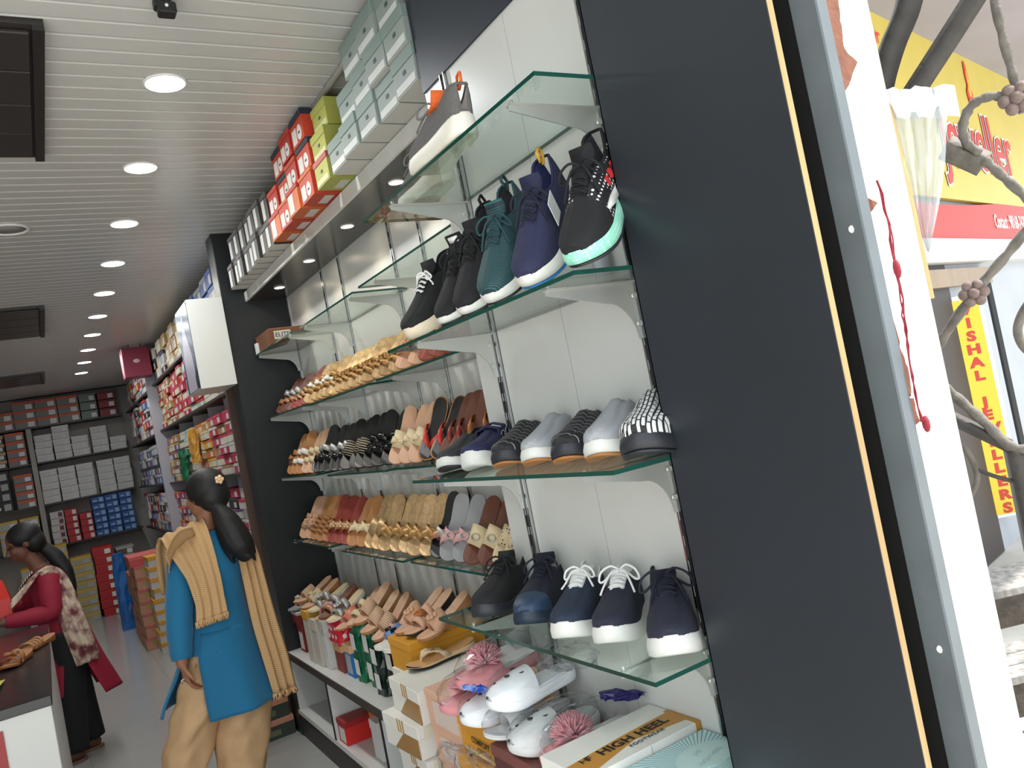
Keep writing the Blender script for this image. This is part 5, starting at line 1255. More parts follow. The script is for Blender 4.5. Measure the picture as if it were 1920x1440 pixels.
def remeshed(name, mb, mat, parent, vox=.006):
    o = mb.build(name, mat, None); m = o.modifiers.new('r', 'REMESH'); m.mode = 'VOXEL'; m.voxel_size = vox; m.use_smooth_shade = True
    s_ = o.modifiers.new('s', 'SMOOTH'); s_.factor = .5; s_.iterations = 4
    bpy.context.view_layer.update()
    me = bpy.data.meshes.new_from_object(o.evaluated_get(bpy.context.evaluated_depsgraph_get()))
    bpy.data.objects.remove(o)
    for p in me.polygons: p.use_smooth = True
    me.name = name; me.materials.clear(); me.materials.append(mat)
    return link(name, me, parent)
def cloth(name, path, side_, wid, parent, mat, pleats=5, amp=.008, nrm=None, n=22, wav=0.0, fringe=0, thick=.004):
    """pleated strip along a path"""
    sp = smooth(path, 4); m = len(sp); N = len(path); mb = MB(); rows = []
    for i, p in enumerate(sp):
        u = i/(m-1); w = lerp_tab([(k/(N-1), x) for k, x in enumerate(wid)], u)
        sd = Vector(side_[min(N-1, int(u*(N-1)))]) if isinstance(side_, list) else Vector(side_)
        if isinstance(side_, list):
            a = u*(N-1); k0 = min(int(a), N-2); sd = Vector(side_[k0]).lerp(Vector(side_[k0+1]), a-k0)
        sd.normalize(); tg = (sp[min(i+1, m-1)]-sp[max(i-1, 0)]).normalized(); nn = sd.cross(tg).normalized()
        if nrm is not None and nn.dot(Vector(nrm)) < 0: nn = -nn
        rows.append([p+sd*(w*(2*j/(n-1)-1))+nn*(amp*math.sin(pleats*2*PI*j/(n-1)+1.2*u)+wav*math.sin(7*u+j*.4)) for j in range(n)])
    vs = [q for r in rows for q in r]; fs = [(i*n+j, i*n+j+1, (i+1)*n+j+1, (i+1)*n+j) for i in range(m-1) for j in range(n-1)]
    mb.add(vs, fs, 0, True)
    if fringe:
        for j in range(n):
            p = rows[-1][j]; mb.tube([p, p+Vector((.004*math.sin(j*2.3), 0, -.012)), p+Vector((.006*math.sin(j*1.7), .002, -.024))], .003, 5)
    o = mb.build(name, mat, parent)
    if thick: md = o.modifiers.new('t', 'SOLIDIFY'); md.thickness = thick; md.offset = 0
    return o
def ring_at(c, al, hw, hd, th):
    ca, sa = math.cos(al), math.sin(al); x, y = hw*math.cos(th), hd*math.sin(th)
    return Vector((c[0]+x*ca-y*sa, c[1]+x*sa+y*ca, c[2]))
def shell(name, secs, al, th0, th1, parent, mat, n=40, close=False, fold=0.0, nf=7, seed=0, thick=.004):
    """garment body: secs = (cx, cy, z, half width, half depth); angles th0..th1 (0 = her right, pi/2 = front)"""
    S = []
    for i in range((len(secs)-1)*4+1):
        u = i/4; k = min(int(u), len(secs)-2); t_ = u-k
        p0, p1, p2, p3 = [secs[max(0, min(len(secs)-1, q))] for q in (k-1, k, k+1, k+2)]
        S.append([.5*(2*b+(c-a)*t_+(2*a-5*b+4*c-d)*t_*t_+(3*b-a-3*c+d)*t_**3) for a, b, c, d in zip(p0, p1, p2, p3)])
    mb = MB(); rings = []
    for i, (cx, cy, z, hw, hd) in enumerate(S):
        f = fold*(i/(len(S)-1))**1.3
        rings.append([ring_at((cx, cy, z), al, hw*(1+f*math.sin(nf*th+seed+.6*math.sin(i*.5))), hd*(1+f*math.sin(nf*th+seed)), th) for th in [th0+(th1-th0)*k/(n-1 if not close else n) for k in range(n)]])
    mb.loft(rings, close, False)
    o = mb.build(name, mat, parent)
    if thick: md = o.modifiers.new('t', 'SOLIDIFY'); md.thickness = thick; md.offset = 0
    return o
# ---------------------------------------------------------------- woman with her back turned
YB = 3.75; AL = math.radians(20)
pb = thing('person', 'woman in a blue kurta and beige salwar seen from behind in the aisle', 'person', (.45, YB, 0))
wm = pb; offB = Vector((.45, YB, 0))
def V(x, y, z): return Vector((x, y, z))-offB
mb = MB()
fw = Vector((-math.sin(AL), math.cos(AL), 0)); fh = Vector((-math.sin(AL+.22), math.cos(AL+.22), -.05))
limb(mb, [V(.545, YB, .80), V(.555, YB, .95), V(.573, YB, 1.10), V(.578, YB+.0, 1.22)], [.10, .085, .092, .06])
limb(mb, [V(.578, YB+.01, 1.21), V(.585, YB+.015, 1.29), V(.60, YB+.02, 1.36)], [.052, .045, .045])
head(mb, V(.608, YB+.025, 1.435), fh, (.10, 0, 1), 1.0)
limb(mb, [V(.475, YB, 1.205), V(.405, YB-.07, .985), V(.378, YB-.10, .775)], [.048, .040, .026])
limb(mb, [V(.685, YB+.02, 1.19), V(.745, YB+.05, .98), V(.70, YB+.20, .86)], [.048, .040, .026])
hand(mb, V(.378, YB-.10, .775), (.10, .10, -1), (1, .1, 0), 1, 1.0, .55)
hand(mb, V(.70, YB+.20, .86), (-.6, .7, .1), (0, 0, -1), -1, 1.0, .5)
limb(mb, [V(.48, YB, .78), V(.385, YB+.02, .45), V(.30, YB, .09)], [.085, .062, .038]); limb(mb, [V(.61, YB, .78), V(.60, YB-.01, .44), V(.555, YB-.03, .09)], [.085, .062, .038])
limb(mb, [V(.30, YB-.02, .04), V(.285, YB+.10, .035), V(.28, YB+.17, .022)], [.036, .036, .020]); limb(mb, [V(.555, YB-.05, .04), V(.54, YB+.07, .035), V(.535, YB+.14, .022)], [.036, .036, .020])
remeshed('body', mb, skin, pb)
# hair: cap over skull, gathered pony tail
hb = MB()
def ell_at(mb, c, a, b, c_, f, u):
    f = Vector(f).normalized(); u = Vector(u); u = (u-f*u.dot(f)).normalized(); s = f.cross(u); rings = []
    for i in range(13):
        q = PI*i/12-PI/2; cr = max(math.cos(q), .03)
        rings.append([Vector(c)+f*(a*cr*math.cos(2*PI*j/20))+s*(b*cr*math.sin(2*PI*j/20))+u*(c_*math.sin(q)) for j in range(20)])
    mb.loft(rings)
ell_at(hb, V(.612, YB-.004, 1.462), .096, .084, .088, fh, (.15, 0, 1)); ell_at(hb, V(.628, YB-.035, 1.425), .070, .072, .075, fh, (.15, 0, 1))
limb(hb, [V(.632, YB-.07, 1.36), V(.652, YB-.095, 1.30), V(.672, YB-.115, 1.23), V(.688, YB-.125, 1.185), V(.695, YB-.125, 1.15)], [.034, .056, .064, .058, .036])
r_ = random.Random(9)
for k in range(70):
    a = r_.uniform(0, 2*PI); e = Vector((.052*math.cos(a), .040*math.sin(a), .03*math.sin(a*2)))
    limb(hb, [V(.630, YB-.06, 1.38)+e*.4, V(.655, YB-.095, 1.29)+e*.95, V(.678, YB-.115, 1.20)+e*1.12, V(.694, YB-.125, 1.15+r_.uniform(-.02, .03))+e*.95], [.006, .008, .008, .003], 5)
ho = remeshed('hair', hb, hairm, pb, .006)
fl_ = MB(); cc = at(411, 899, 'y', YB-.088)-offB
for k in range(5): fl_.ball((cc.x+.012*math.cos(k*PI*.4), cc.y-.002, cc.z+.012*math.sin(k*PI*.4)), .009, .006, .009, 8, 5)
fl_.ball((cc.x, cc.y-.006, cc.z), .006); fl_.build('hair_clip', M('cream_clip', (226, 190, 150), .4), pb)
MB().tube([V(.53, YB+.03, 1.29), V(.555, YB-.035, 1.285), V(.60, YB-.04, 1.275), V(.635, YB+.0, 1.28)], .0022, 6).build('necklace', M('dark_red_cord', (90, 26, 24), .6), pb)
kur = M('blue_kurta', (0, 100, 140), .8, var=.06, vscale=5, bump=.15, bscale=220, sheen=.2)
S1 = [(.580, YB, 1.275, .060, .055), (.579, YB, 1.245, .118, .072), (.578, YB, 1.20, .142, .090), (.575, YB, 1.10, .132, .118), (.568, YB, .98, .124, .118), (.560, YB, .86, .142, .130), (.553, YB, .78, .160, .140)]
S1 = [(a-.45, b-YB, c, d, e) for a, b, c, d, e in S1]
shell('kurta', S1, AL, 0, 2*PI, pb, kur, 44, True, .015, 5)
# skirts of the kurta, open at the side slits
S2 = [(.560, YB, .865, .143, .131), (.553, YB, .78, .163, .143), (.556, YB, .70, .172, .155), (.562, YB, .60, .182, .17), (.570, YB-.01, .515, .19, .18)]
S2 = [(a-.45, b-YB, c, d, e) for a, b, c, d, e in S2]
shell('kurta_back', S2, AL, PI+.50, 2*PI+.35, pb, kur, 30, False, .055, 7, 1)
S3 = [(.560, YB, .865, .143, .131), (.545, YB, .78, .163, .143), (.515, YB+.01, .70, .17, .155), (.475, YB+.02, .62, .18, .16), (.455, YB+.03, .555, .185, .16)]
S3 = [(a-.45, b-YB, c, d, e) for a, b, c, d, e in S3]
shell('kurta_front', S3, AL, PI*.30, PI-.02, pb, kur, 24, False, .03, 6, 2)
def sleeve(name, pts, rad, mat, parent): 
    m = MB(); sp = smooth(pts, 4); k = len(sp); tab = [(i/(len(rad)-1), r) for i, r in enumerate(rad)]
    rr = [lerp_tab(tab, i/(k-1))*(1+.03*math.sin(i*1.9)) for i in range(k)]; m.tube(sp, rr, 16); m.f = m.f[:-2]; m.mi = m.mi[:-2]; m.sm = m.sm[:-2]
    return m.build(name, mat, parent)
sleeve('sleeve', [V(.495, YB, 1.225), V(.452, YB-.02, 1.15), V(.408, YB-.07, .99), V(.388, YB-.085, .86), V(.379, YB-.10, .785)], [.062, .060, .056, .050, .040], kur, pb)
sleeve('sleeve', [V(.665, YB+.01, 1.21), V(.705, YB+.03, 1.12), V(.745, YB+.05, .98), V(.722, YB+.13, .91), V(.705, YB+.19, .865)], [.062, .060, .056, .050, .040], kur, pb)
sal = M('beige_salwar', (196, 158, 116), .75, var=.10, vscale=14, bump=.4, bscale=26)
for pts, rad, sd_ in (([(.50, YB, .80), (.45, YB+.005, .64), (.385, YB+.01, .47), (.325, YB+.01, .30), (.298, YB, .12)], [.088, .096, .104, .088, .055], 1), ([(.59, YB, .80), (.60, YB, .64), (.595, YB-.005, .46), (.552, YB-.015, .26), (.545, YB-.03, .12)], [.088, .100, .112, .100, .055], 2)):
    sp = smooth([V(*p) for p in pts], 12); k = len(sp); m = MB(); rings = []; r_ = random.Random(sd_)
    for i, p in enumerate(sp):
        u = i/(k-1); rr = lerp_tab([(a/4, b) for a, b in enumerate(rad)], u)
        rings.append([p+Vector((math.cos(q)*rr*(1+.07*math.sin(3*q+u*14+sd_)+.06*math.sin(u*34+2*q)+.045*math.sin(7*q+u*9)), math.sin(q)*rr*(1+.08*math.sin(2*q+u*12)+.06*math.sin(u*30+3*q)+.045*math.sin(6*q-u*11)), .014*math.sin(3*q+u*9))) for q in [2*PI*j/36 for j in range(36)]])
    m.loft(rings, True, True); m.build('salwar_leg', sal, pb)
du = M_pat('tan_net_dupatta', 'stripes', (196, 160, 114), (160, 124, 82), 70, .35, .85, 'DIAGONAL')
cloth('dupatta', [V(.44, YB+.16, 1.04), V(.455, YB+.10, 1.22), V(.478, YB+.01, 1.312), V(.488, YB-.090, 1.255), V(.512, YB-.140, 1.12), V(.52, YB-.152, 1.0), V(.515, YB-.160, .93)],
      [(1, .2, .1), (1, .1, .0), (1, 0, .22), (1, -.1, .40), (1, 0, .15), (1, 0, .08), (1, 0, .06)], [.07, .085, .092, .090, .066, .058, .064], pb, du, 3.5, .006, None, 30, fringe=1)
cloth('dupatta_shoulder', [V(.515, YB-.10, 1.285), V(.46, YB-.095, 1.262), V(.418, YB-.085, 1.215), V(.395, YB-.08, 1.165)], [(.2, 1, -.5), (.1, .9, -.7), (0, .8, -.8), (.1, .7, -.8)], [.07, .085, .09, .075], pb, du, 1.5, .004, None, 16)
cloth('dupatta_fall', [V(.655, YB+.08, 1.25), V(.695, YB-.01, 1.245), V(.715, YB-.085, 1.16), V(.720, YB-.115, 1.03), V(.728, YB-.13, .85), V(.745, YB-.14, .68), V(.757, YB-.14, .535)],
      [(1, .3, 0), (1, .1, -.2), (1, -.1, -.1), (1, .2, 0), (1, .2, 0), (1, .2, 0), (1, .2, 0)], [.04, .045, .042, .048, .054, .056, .052], pb, du, 3, .010, None, 20, fringe=1)
MB().tube([V(.372, YB-.115, .70)+Vector((.012*math.cos(q), .004, .010*math.sin(q))) for q in [k*PI/5 for k in range(10)]], .0022, 6, closed=True).build('ring', chrome, pb)
for sx, sy in ((.285, YB+.05), (.54, YB+.02)):
    MB().loft([[V(sx+.045*math.cos(q), sy+.13*math.sin(q), z) for q in [k*PI/10 for k in range(20)]] for z in (0, .012)]).build('slipper_sole', M('dark_slipper', (60, 44, 36), .6), pb)

# ---------------------------------------------------------------- woman behind the counter
YR = 5.62; offR = Vector((-.03, YR, 0)); pr = thing('person', 'woman in a crimson kurta with a printed scarf leaning over the counter', 'person', tuple(offR))
def U(x, y, z): return Vector((x, y, z))-offR
AR = math.radians(95); f2 = Vector((-math.sin(AR+.05), math.cos(AR+.05), -.32))
skin2 = M('skin_deep_brown', (112, 70, 54), .55, var=.08, vscale=12)
mb = MB()
limb(mb, [U(-.02, YR, .74), U(-.03, YR, .88), U(-.05, YR, 1.0), U(-.07, YR, 1.11)], [.12, .105, .11, .07])
limb(mb, [U(-.075, YR, 1.10), U(-.105, YR, 1.18), U(-.13, YR, 1.24)], [.05, .044, .044])
Ph = head(mb, U(-.15, YR, 1.325), f2, (-.25, 0, 1), 1.0)
limb(mb, [U(-.05, YR-.13, 1.08), U(-.07, YR-.17, .90), U(-.30, YR-.22, .915)], [.048, .040, .027]); hand(mb, U(-.30, YR-.22, .915), (-1, -.1, .05), (0, .2, -1), 1, 1, .6)
limb(mb, [U(-.08, YR+.13, 1.08), U(-.20, YR+.15, .93), U(-.36, YR-.004, .98)], [.048, .040, .027]); hand(mb, U(-.36, YR-.004, .98), (-1, .02, .1), (0, 0, -1), -1, 1, .6)
for sg, fx in ((-1, -.075), (1, .02)):
    limb(mb, [U(-.02, YR+sg*.07, .72), U(-.02+fx*.3, YR+sg*.08, .40), U(fx, YR+sg*.08, .08)], [.085, .06, .038])
    limb(mb, [U(fx+.02, YR+sg*.08, .04), U(fx-.09, YR+sg*.085, .034), U(fx-.16, YR+sg*.085, .02)], [.034, .034, .018])
remeshed('body', mb, skin2, pr)
em = MB()
for sg in (-1, 1): em.ball(Ph(.080, sg*.030, -.002), .009, .009, .006, 8, 6)
em.build('eyes', M('eye_dark', (24, 18, 16), .2), pr)
hb = MB(); up2 = Vector((-.25, 0, 1))
ell_at(hb, U(-.140, YR, 1.358), .096, .086, .084, f2, up2); ell_at(hb, U(-.095, YR, 1.315), .066, .074, .072, f2, up2)
limb(hb, [U(-.05, YR, 1.27), U(.0, YR, 1.20), U(.04, YR-.01, 1.10), U(.06, YR-.02, .99)], [.034, .046, .044, .026])
remeshed('hair', hb, hairm, pr, .008)
cri = M('crimson_kurta', (150, 24, 52), .75, var=.08, vscale=8, bump=.15, bscale=200)
S1 = [(-.08, YR, 1.135, .065, .055), (-.072, YR, 1.115, .12, .07), (-.062, YR, 1.07, .148, .09), (-.048, YR, .98, .135, .105), (-.033, YR, .86, .125, .11), (-.02, YR, .74, .15, .13)]
S1 = [(a+.03, b-YR, c, d, e) for a, b, c, d, e in S1]
shell('kurta', S1, AR, 0, 2*PI, pr, cri, 40, True, .015, 5)
S2 = [(-.02, YR, .76, .15, .13), (.0, YR, .62, .165, .145), (.04, YR, .48, .18, .15), (.08, YR, .36, .185, .15)]
S2 = [(a+.03, b-YR, c, d, e) for a, b, c, d, e in S2]
shell('kurta_back', S2, AR, PI+.25, 2*PI-.25, pr, cri, 26, False, .05, 6, 1)
S3 = [(-.02, YR, .76, .15, .13), (-.03, YR, .62, .16, .14), (-.05, YR, .50, .165, .14), (-.065, YR, .40, .16, .14)]
S3 = [(a+.03, b-YR, c, d, e) for a, b, c, d, e in S3]
shell('kurta_front', S3, AR, .2, PI-.2, pr, cri, 26, False, .04, 6, 2)
sleeve('sleeve', [U(-.055, YR-.11, 1.095), U(-.06, YR-.15, 1.0), U(-.072, YR-.172, .905), U(-.18, YR-.20, .905), U(-.29, YR-.218, .914)], [.062, .060, .056, .048, .036], cri, pr)
sleeve('sleeve', [U(-.08, YR+.11, 1.095), U(-.14, YR+.145, 1.0), U(-.20, YR+.152, .93), U(-.28, YR+.075, .955), U(-.35, YR+.006, .978)], [.062, .060, .056, .048, .036], cri, pr)
trm = M('black_trousers', (20, 22, 26), .8, var=.1, vscale=10)
for sg, fx in ((-1, -.075), (1, .02)):
    m = MB(); sp = smooth([U(-.02, YR+sg*.065, .76), U(-.02+fx*.2, YR+sg*.075, .52), U(-.01+fx*.6, YR+sg*.08, .30), U(fx, YR+sg*.08, .07)], 5); k = len(sp)
    m.tube(sp, [lerp_tab([(0, .105), (.35, .092), (.7, .082), (1, .080)], i/(k-1)) for i in range(k)], 18); m.build('trouser_leg', trm, pr)
    MB().loft([[U(fx-.06+.125*math.cos(q), YR+sg*.083+.045*math.sin(q), z) for q in [j*PI/10 for j in range(20)]] for z in (0, .014)]).build('slipper_sole', M('tan_slipper', (140, 104, 84), .6), pr)
scf = M('printed_scarf', (214, 194, 172), .85, var=.6, vscale=16, col2=(112, 52, 60))
cloth('scarf', [U(-.25, YR-.20, 1.0), U(-.19, YR-.185, 1.05), U(-.12, YR-.15, 1.115), U(-.06, YR-.12, 1.145), U(-.012, YR-.13, 1.08), U(.015, YR-.15, .95), U(.035, YR-.165, .80), U(.06, YR-.17, .66), U(.075, YR-.17, .56)],
      [(.3, 1, 1), (.3, 1, .8), (.4, 1, .5), (.9, .6, .1), (1, .3, .2), (1, .2, .1), (1, .15, .1), (1, .1, .1), (1, .1, .1)], [.03, .035, .04, .05, .055, .06, .066, .068, .066], pr, scf, 3, .007, None, 22)
cloth('scarf_front', [U(-.12, YR+.0, 1.15), U(-.16, YR-.02, 1.11), U(-.19, YR-.04, 1.07)], [(.2, 1, .2)]*3, [.10, .10, .08], pr, M_pat('striped_scarf', 'stripes', (196, 190, 182), (70, 66, 66), 26, .4, .85), 3, .006, None, 16)
t = thing('carry_bag', 'bright orange red carry bag held by the woman in crimson', 'bag', (-.375, YR-.118, .94))
MB().loft([[(x*.95, y, z) for x, y in ((-.15, -.066), (.13, -.066), (.13, .066), (-.15, .066))] if z < .2 else [(x, y*.3, z+(.03 if x < 0 else -.02)) for x, y in ((-.13, -.05), (.10, -.05), (.10, .05), (-.13, .05))] for z in (0, .10, .22)], True, True, 0, False).build('bag_body', M('orange_red_plastic', (214, 44, 30), .35, var=.1, vscale=12), t)
MB().tube(smooth([(-.06, 0, .24), (-.05, 0, .29), (.03, 0, .28), (.05, 0, .22)]), .006, 7).build('handle', M('orange_red_plastic'), t)
# ================================================================ outside: neighbour's shop, iron grille, plastic sheet
# neighbour's facade: a plane through the signs, slightly turned
HX = Vector((.978, .208, 0)).normalized(); NF = Vector((.208, -.978, 0)); P0 = Vector((5.7, 3.12, 0))
def onf(px, py, off=0.0):
    d = ray(px, py); p0 = P0+NF*off; t = (p0-CAM).dot(NF)/d.dot(NF); return CAM+d*t
def fuv(p): q = p-P0; return q.dot(HX), p.z
def fpt(u, z, off): return P0+HX*u+NF*off+Vector((0, 0, z))
def fquad(mb, poly, o0, o1, mi=0):
    mb.loft([[fpt(u, z, o0) for u, z in poly], [fpt(u, z, o1) for u, z in poly]], True, True, mi, False); return mb
fac = struct(fquad(MB(), [(-2.2, -.1), (7, -.1), (7, 3.9), (-2.2, 3.9)], -.25, -.02).build('wall_neighbour', M('neighbour_wall', (172, 176, 182), .8, var=.06, vscale=2)))
struct(fquad(MB(), [(-2.2, 3.62), (7, 3.62), (7, 3.78), (-2.2, 3.78)], 0, 2.3).build('trim_8', M('mauve_slab', (150, 146, 154), .8, var=.08, vscale=2)))
# banner: yellow over red, lower edge on a white lintel
bl = [fuv(onf(1757, 454)), fuv(onf(1935, 446))]; zb = bl[0][1]
tb = thing('shop_banner', 'yellow and red jeweller banner over the neighbouring shopfront', 'sign', fpt(0, 2.0, .04))
oB = fpt(0, 2.0, .04)
def bpart(nm, m, poly, o0, o1):
    mb = MB(); mb.loft([[fpt(u, z, o0)-oB for u, z in poly], [fpt(u, z, o1)-oB for u, z in poly]], True, True, 0, False); return mb.build(nm, m, tb)
yel_s = M('banner_yellow', (198, 178, 80), .5, var=.06, vscale=3); red_s = M('banner_red', (196, 48, 36), .5); 
zt = fuv(onf(1760, 75))[1]
uL, uR = fuv(onf(1625, 300))[0], 3.0
zr = fuv(onf(1762, 375))[1]
bpart('yellow_field', yel_s, [(uL-.5, zr), (uR, zr), (uR, zt+.0), (uL-.5, zt+.0)], .0, .04)
curve = [(uL-.5+(uR-uL+.5)*k/20, zr-.05*math.sin(PI*min(1, k/12))) for k in range(21)]
bpart('red_field', red_s, [(uL-.5, zb), (uR, zb)]+curve[::-1], .0, .045)
bpart('lintel', M('white_lintel', (200, 200, 198), .6), [(uL-.5, zb-.16), (uR, zb-.16), (uR, zb), (uL-.5, zb)], -.02, .09)
tx = lambda px, py: fuv(onf(px, py, .05))
def lettering(par, oo, txt, px, py, size, mat, sx=1.0, bold=.004, off=.052, nm='lettering'):
    u, z = tx(px, py); return text_mesh(nm, txt, size, mat, par, Matrix.Translation(-oo) @ frame(fpt(u, z, off), HX, (0, 0, 1)), bold=bold, sx=sx)
let_r = M('letter_red', (206, 54, 44), .5); let_w = M('letter_white', (238, 236, 230), .5)
h1 = abs(tx(1800, 245)[1]-tx(1812, 330)[1])
lettering(tb, oB, 'Jeweller', 1836, 272, h1*1.9, let_w, .80, .022, .048)
lettering(tb, oB, 'Jeweller', 1836, 272, h1*1.9, let_r, .80, .006, .053)
lettering(tb, oB, 'Contact : 98168-74701', 1897, 418, .16, let_w, .62, .002)
lettering(tb, oB, 'or', 1640, 65, .16, let_r, 1, .003)
u0, z0 = tx(1816, 160)
fig = [(u0+dx, z0+dz) for dx, dz in ((-.05, -.16), (.05, -.16), (.07, -.06), (.03, .0), (.045, .08), (.012, .2), (-.012, .2), (-.03, .08), (-.02, 0), (-.07, -.06))]
bpart('emblem', let_r, fig, .045, .049); bpart('emblem_core', M('emblem_gold', (224, 170, 60), .4), [(u0+(u-u0)*.5, z0+(z-z0)*.6) for u, z in fig], .049, .052)
# shopfront below: dark opening, roller box, vertical sign
op = [fuv(onf(1752, 492)), fuv(onf(1766, 965))]
us0 = fuv(onf(1790, 567))[0]; us1 = fuv(onf(1850, 560))[0]; zs1 = fuv(onf(1800, 545))[1]
ub = fuv(onf(1700, 700))[0]
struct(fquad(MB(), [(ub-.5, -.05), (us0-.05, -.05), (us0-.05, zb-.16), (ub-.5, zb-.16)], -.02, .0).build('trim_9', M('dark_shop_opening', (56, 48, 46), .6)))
struct(fquad(MB(), [(ub-.5, zs1+.03), (us1+.06, zs1+.03), (us1+.06, zb-.20), (ub-.5, zb-.20)], -.01, .05).build('trim_10', M('roller_box_tan', (150, 130, 108), .6, var=.1, vscale=12, kind='grain')))
VX = Vector((.857, -.515, 0)); VN = Vector((-.515, -.857, 0)); VP_ = CAM+ray(1836, 765)*6.3            # board standing square to the shop entrance
def onv(px, py): d = ray(px, py); p = CAM+d*((VP_-CAM).dot(VN)/d.dot(VN)); return (p-VP_).dot(VX), p.z
def vpt(u, z, off): return Vector((VP_.x, VP_.y, 0))+VX*u+VN*off+Vector((0, 0, z))
(va, zs1), (vb, _z) = onv(1780, 567), onv(1831, 558); vc, zs0 = onv(1862, 968); zs0 = max(zs0, -.04)
tv = thing('vertical_sign', 'tall yellow sign board with red upright lettering beside the neighbour door', 'sign', vpt(va, zs0, 0)); oV = vpt(va, zs0, 0); fr = .03
def vpart(nm, m, poly, o0, o1):
    mb = MB(); mb.loft([[vpt(u, z, o0)-oV for u, z in poly], [vpt(u, z, o1)-oV for u, z in poly]], True, True, 0, False); return mb.build(nm, m, tv)
vpart('frame', M('sign_frame_white', (214, 220, 224), .4), [(va-fr, zs0-.02), (vb+fr, zs0-.02), (vb+fr, zs1+fr), (va-fr, zs1+fr)], -.03, .0)
vpart('face', M('sign_yellow', (210, 182, 40), .45), [(va, zs0), (vb, zs0), (vb, zs1), (va, zs1)], .0, .006)
seq = 'VISHAL JEWELLERS'; um_ = (va+vb)/2; zz0 = onv(1812, 582)[1]; zz1 = onv(1890, 952)[1]
for k, ch in enumerate(seq):
    if ch == ' ': continue
    z = zz0+(zz1-zz0)*k/(len(seq)-1)
    text_mesh('lettering', ch, abs(zz1-zz0)/len(seq)*1.05, M('letter_red2', (180, 42, 24), .5), tv, Matrix.Translation(-oV) @ frame(vpt(um_, z, .008), VX, (0, 0, 1)), bold=.005, sx=1.45)
fr = .045
struct(MB().loft([[vpt(vb+.07, z, d) for z, d in ((-.06, 0), (-.06, .03), (zs1+.08, .03), (zs1+.08, 0))], [vpt(vb+.10, z, d) for z, d in ((-.06, 0), (-.06, .03), (zs1+.08, .03), (zs1+.08, 0))]], True, True, 0, False).build('trim_11', M('black_frame', (26, 26, 28), .4)))
# ---- wrought iron grille leaning beside the pier
NG = Vector((math.sin(1.07), math.cos(1.07), 0)); DG = 1.74
def ong(px, py, d=DG):
    r_ = ray(px, py); return CAM+r_*(d/r_.dot(NG))
iron = M('rusty_iron', (104, 98, 90), .75, var=.4, vscale=40, bump=.5, bscale=120); iron_d = M('dark_iron', (62, 58, 54), .7, var=.3, vscale=30, bump=.4, bscale=90)
oG = ong(1860, 900); tg = thing('iron_grille', 'weathered wrought iron grille with rosettes and scrolls beside the plaster pier', 'grille', oG)
def gbar(nm, pxs, r, m, n=8, d=DG, twist=False, flat=1.0):
    pts = smooth([ong(x, y, d)-oG for x, y in pxs], 5); mb = MB()
    if twist: rr = [r*(1+.16*math.sin(i*2.2)) for i in range(len(pts))]
    else: rr = r
    mb.tube(pts, rr, n, flat=flat); return mb.build(nm, m, tg)
gbar('bar', [(1716, -60), (1700, 20), (1672, 90), (1650, 170), (1640, 260)], .030, iron_d, 4, 1.80)
gbar('bar', [(1850, -40), (1780, 70), (1712, 175), (1690, 210)], .021, iron_d, 4, 1.78)
gbar('twisted_bar', [(1856, -40), (1878, 60), (1905, 160), (1920, 210)], .0085, iron, 8, DG, True)
gbar('scroll', [(1900, 188), (1862, 180), (1824, 196), (1806, 232), (1812, 268), (1838, 288)], .0085, iron, 8, DG, True)
gbar('bar', [(1772, 276), (1810, 292), (1846, 308)], .024, iron, 4, 1.76)
gbar('twisted_bar', [(1846, 300), (1885, 335), (1935, 380)], .0085, iron, 8, DG, True)
gbar('twisted_bar', [(1945, 405), (1890, 475), (1826, 550), (1764, 640), (1740, 676)], .0088, iron, 8, DG, True)
gbar('rope_bar', [(1740, 700), (1785, 738), (1840, 786), (1896, 838), (1940, 840)], .0095, iron, 8, DG, True)
gbar('bar', [(1770, 776), (1830, 806), (1893, 836)], .013, iron_d, 4, DG+.01)
gbar('scroll', [(1800, 830), (1822, 862), (1832, 896), (1822, 925), (1810, 940)], .006, iron, 8, DG)
gbar('thin_bar', [(1832, 880), (1862, 892), (1898, 902)], .004, iron_d, 6, DG)
gbar('post', [(1903, 842), (1925, 950), (1952, 1080), (1990, 1260)], .022, iron_d, 4, DG+.01)
gbar('scroll', [(1935, 560), (1916, 590), (1908, 620), (1918, 648), (1940, 668)], .008, iron, 8, DG)
for (x, y), r in (((1906, 186), .030), ((1826, 550), .026)):
    c = ong(x, y)-oG; mb = MB(); ex = NG.cross(Vector((0, 0, 1))).normalized()
    for k in range(6):
        p = c+ex*(r*.62*math.cos(k*PI/3))+Vector((0, 0, r*.62*math.sin(k*PI/3)))-NG*.006; mb.ball(p, r*.42, r*.42, r*.42, 8, 6)
    mb.ball(c-NG*.012, r*.42, n=8, m=6); mb.build('rosette', M('rust_rosette', (122, 104, 98), .8, var=.3, vscale=60), tg)
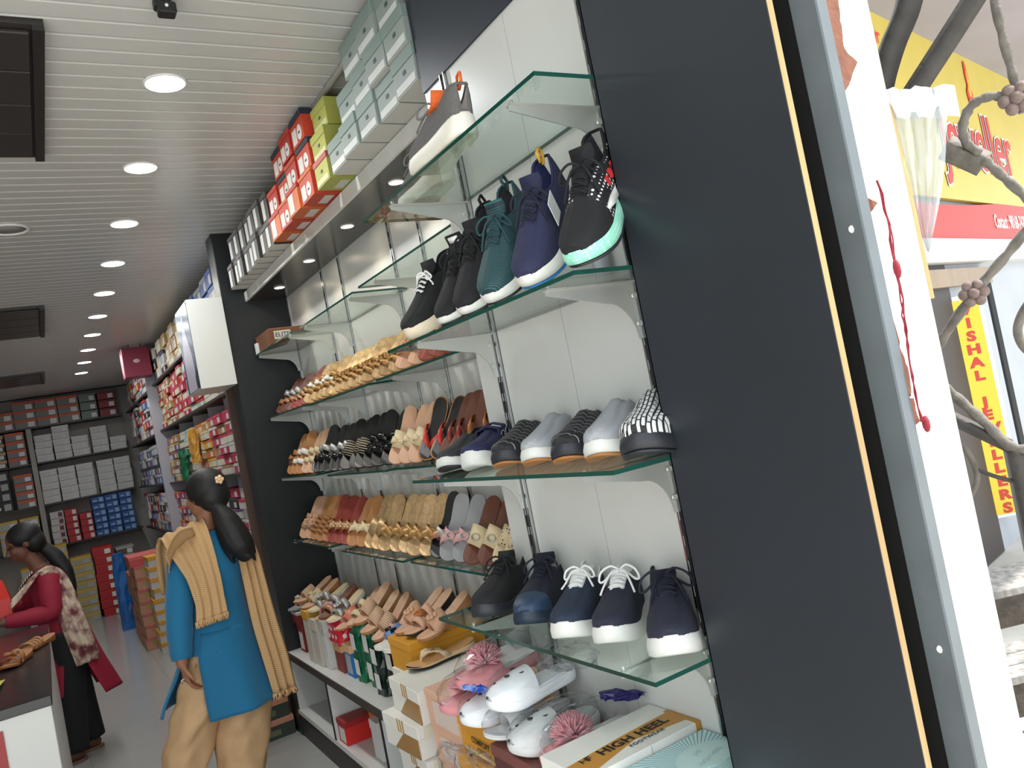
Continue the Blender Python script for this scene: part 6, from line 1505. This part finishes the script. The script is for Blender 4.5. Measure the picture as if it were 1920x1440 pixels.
# ---- translucent plastic sheet and lath behind the pier
DS = 1.50
t = thing('plastic_sheet', 'translucent white plastic sheet hanging behind the plaster pier', 'sheet', ong(1720, 460, DS)); oS = ong(1720, 460, DS)
def M_sheet():
    m = bpy.data.materials.new('milky_plastic'); m.use_nodes = True; n = m.node_tree.nodes; L = m.node_tree.links; n.clear()
    o = n.new('ShaderNodeOutputMaterial'); a = n.new('ShaderNodeMixShader'); a.inputs[0].default_value = .66; tr = n.new('ShaderNodeBsdfTransparent'); b = n.new('ShaderNodeMixShader'); b.inputs[0].default_value = .5
    df = n.new('ShaderNodeBsdfDiffuse'); tl = n.new('ShaderNodeBsdfTranslucent'); df.inputs[0].default_value = (.55, .6, .62, 1); tl.inputs[0].default_value = (.55, .6, .62, 1)
    L.new(df.outputs[0], b.inputs[1]); L.new(tl.outputs[0], b.inputs[2]); L.new(tr.outputs[0], a.inputs[1]); L.new(b.outputs[0], a.inputs[2]); L.new(a.outputs[0], o.inputs[0]); return m
rowsL = [(1640, 178), (1655, 215), (1680, 300), (1705, 380), (1738, 470)]; rowsR = [(1790, 168), (1776, 215), (1772, 300), (1760, 390), (1742, 474)]
mb = MB(); rows = []; A = smooth([ong(x, y, DS)-oS for x, y in rowsL], 4); B = smooth([ong(x, y, DS)-oS for x, y in rowsR], 4); nn = 16
for i, (a, b) in enumerate(zip(A, B)):
    rows.append([a.lerp(b, j/(nn-1))+NG*(.010*math.sin(j*1.3+i*.25)+.006*math.sin(j*2.9-i*.5)) for j in range(nn)])
mb.loft(rows, False, False); mb.build('sheet', M_sheet(), t)
top = MB(); top.loft([[p+Vector((0, 0, dz))+NG*dy for p in rows[0]] for dz, dy in ((.004, 0), (.0, -.03), (-.028, -.02), (-.045, -.003))], False, False); top.build('folded_top', M('white_plastic', (214, 218, 220), .5), t)
t2 = thing('wooden_lath', 'thin pale wooden lath along the edge of the plastic sheet', 'lath', ong(1746, 560, DS-.02)); oL = ong(1746, 560, DS-.02)
MB().tube([ong(1664, 196, DS-.02)-oL, ong(1700, 340, DS-.02)-oL, ong(1746, 560, DS-.02)-oL], .006, 4).build('lath', ply, t2)
# ---- weathered wooden steps outside
wood = M('weathered_wood', (146, 142, 137), .9, var=.45, vscale=30, kind='grain', bump=.5); woodd = M('dark_weathered_wood', (74, 66, 58), .9, var=.4, vscale=20, bump=.6)
ts = thing('wooden_steps', 'weathered grey wooden steps with gaps between the planks outside', 'steps', (2.55, 1.30, -.06)); oT = Vector((2.55, 1.30, -.06))
EX = Vector((.90, -.43, 0)).normalized(); EY = Vector((.43, .90, 0)).normalized()
for lv, (dist, z) in enumerate(((0.36, .64), (.12, .46), (-.1, .28), (-.3, .12))):
    for k in range(3):
        c = EY*(dist+k*.085)
        mb = MB(); mb.bbox(-.75, .75, -.038, .038, 0, .03, .004); mb.v = [tuple(EX*x+EY*y+Vector((0, 0, zz))) for x, y, zz in mb.v]
        o = mb.build('plank', wood, ts); o.location = c+Vector((0, 0, z))
    mb = MB(); mb.box(-.75, .75, -.03, .0, -.10, 0); mb.v = [tuple(EX*x+EY*y+Vector((0, 0, zz))) for x, y, zz in mb.v]
    o = mb.build('riser', woodd, ts); o.location = EY*(dist-.005)+Vector((0, 0, z))
for x in (-.5, .45):
    mb = MB(); mb.box(x-.045, x+.045, -.04, .05, .02, .62); mb.v = [tuple(EX*a+EY*b+Vector((0, 0, c))) for a, b, c in mb.v]; mb.build('post', woodd, ts)
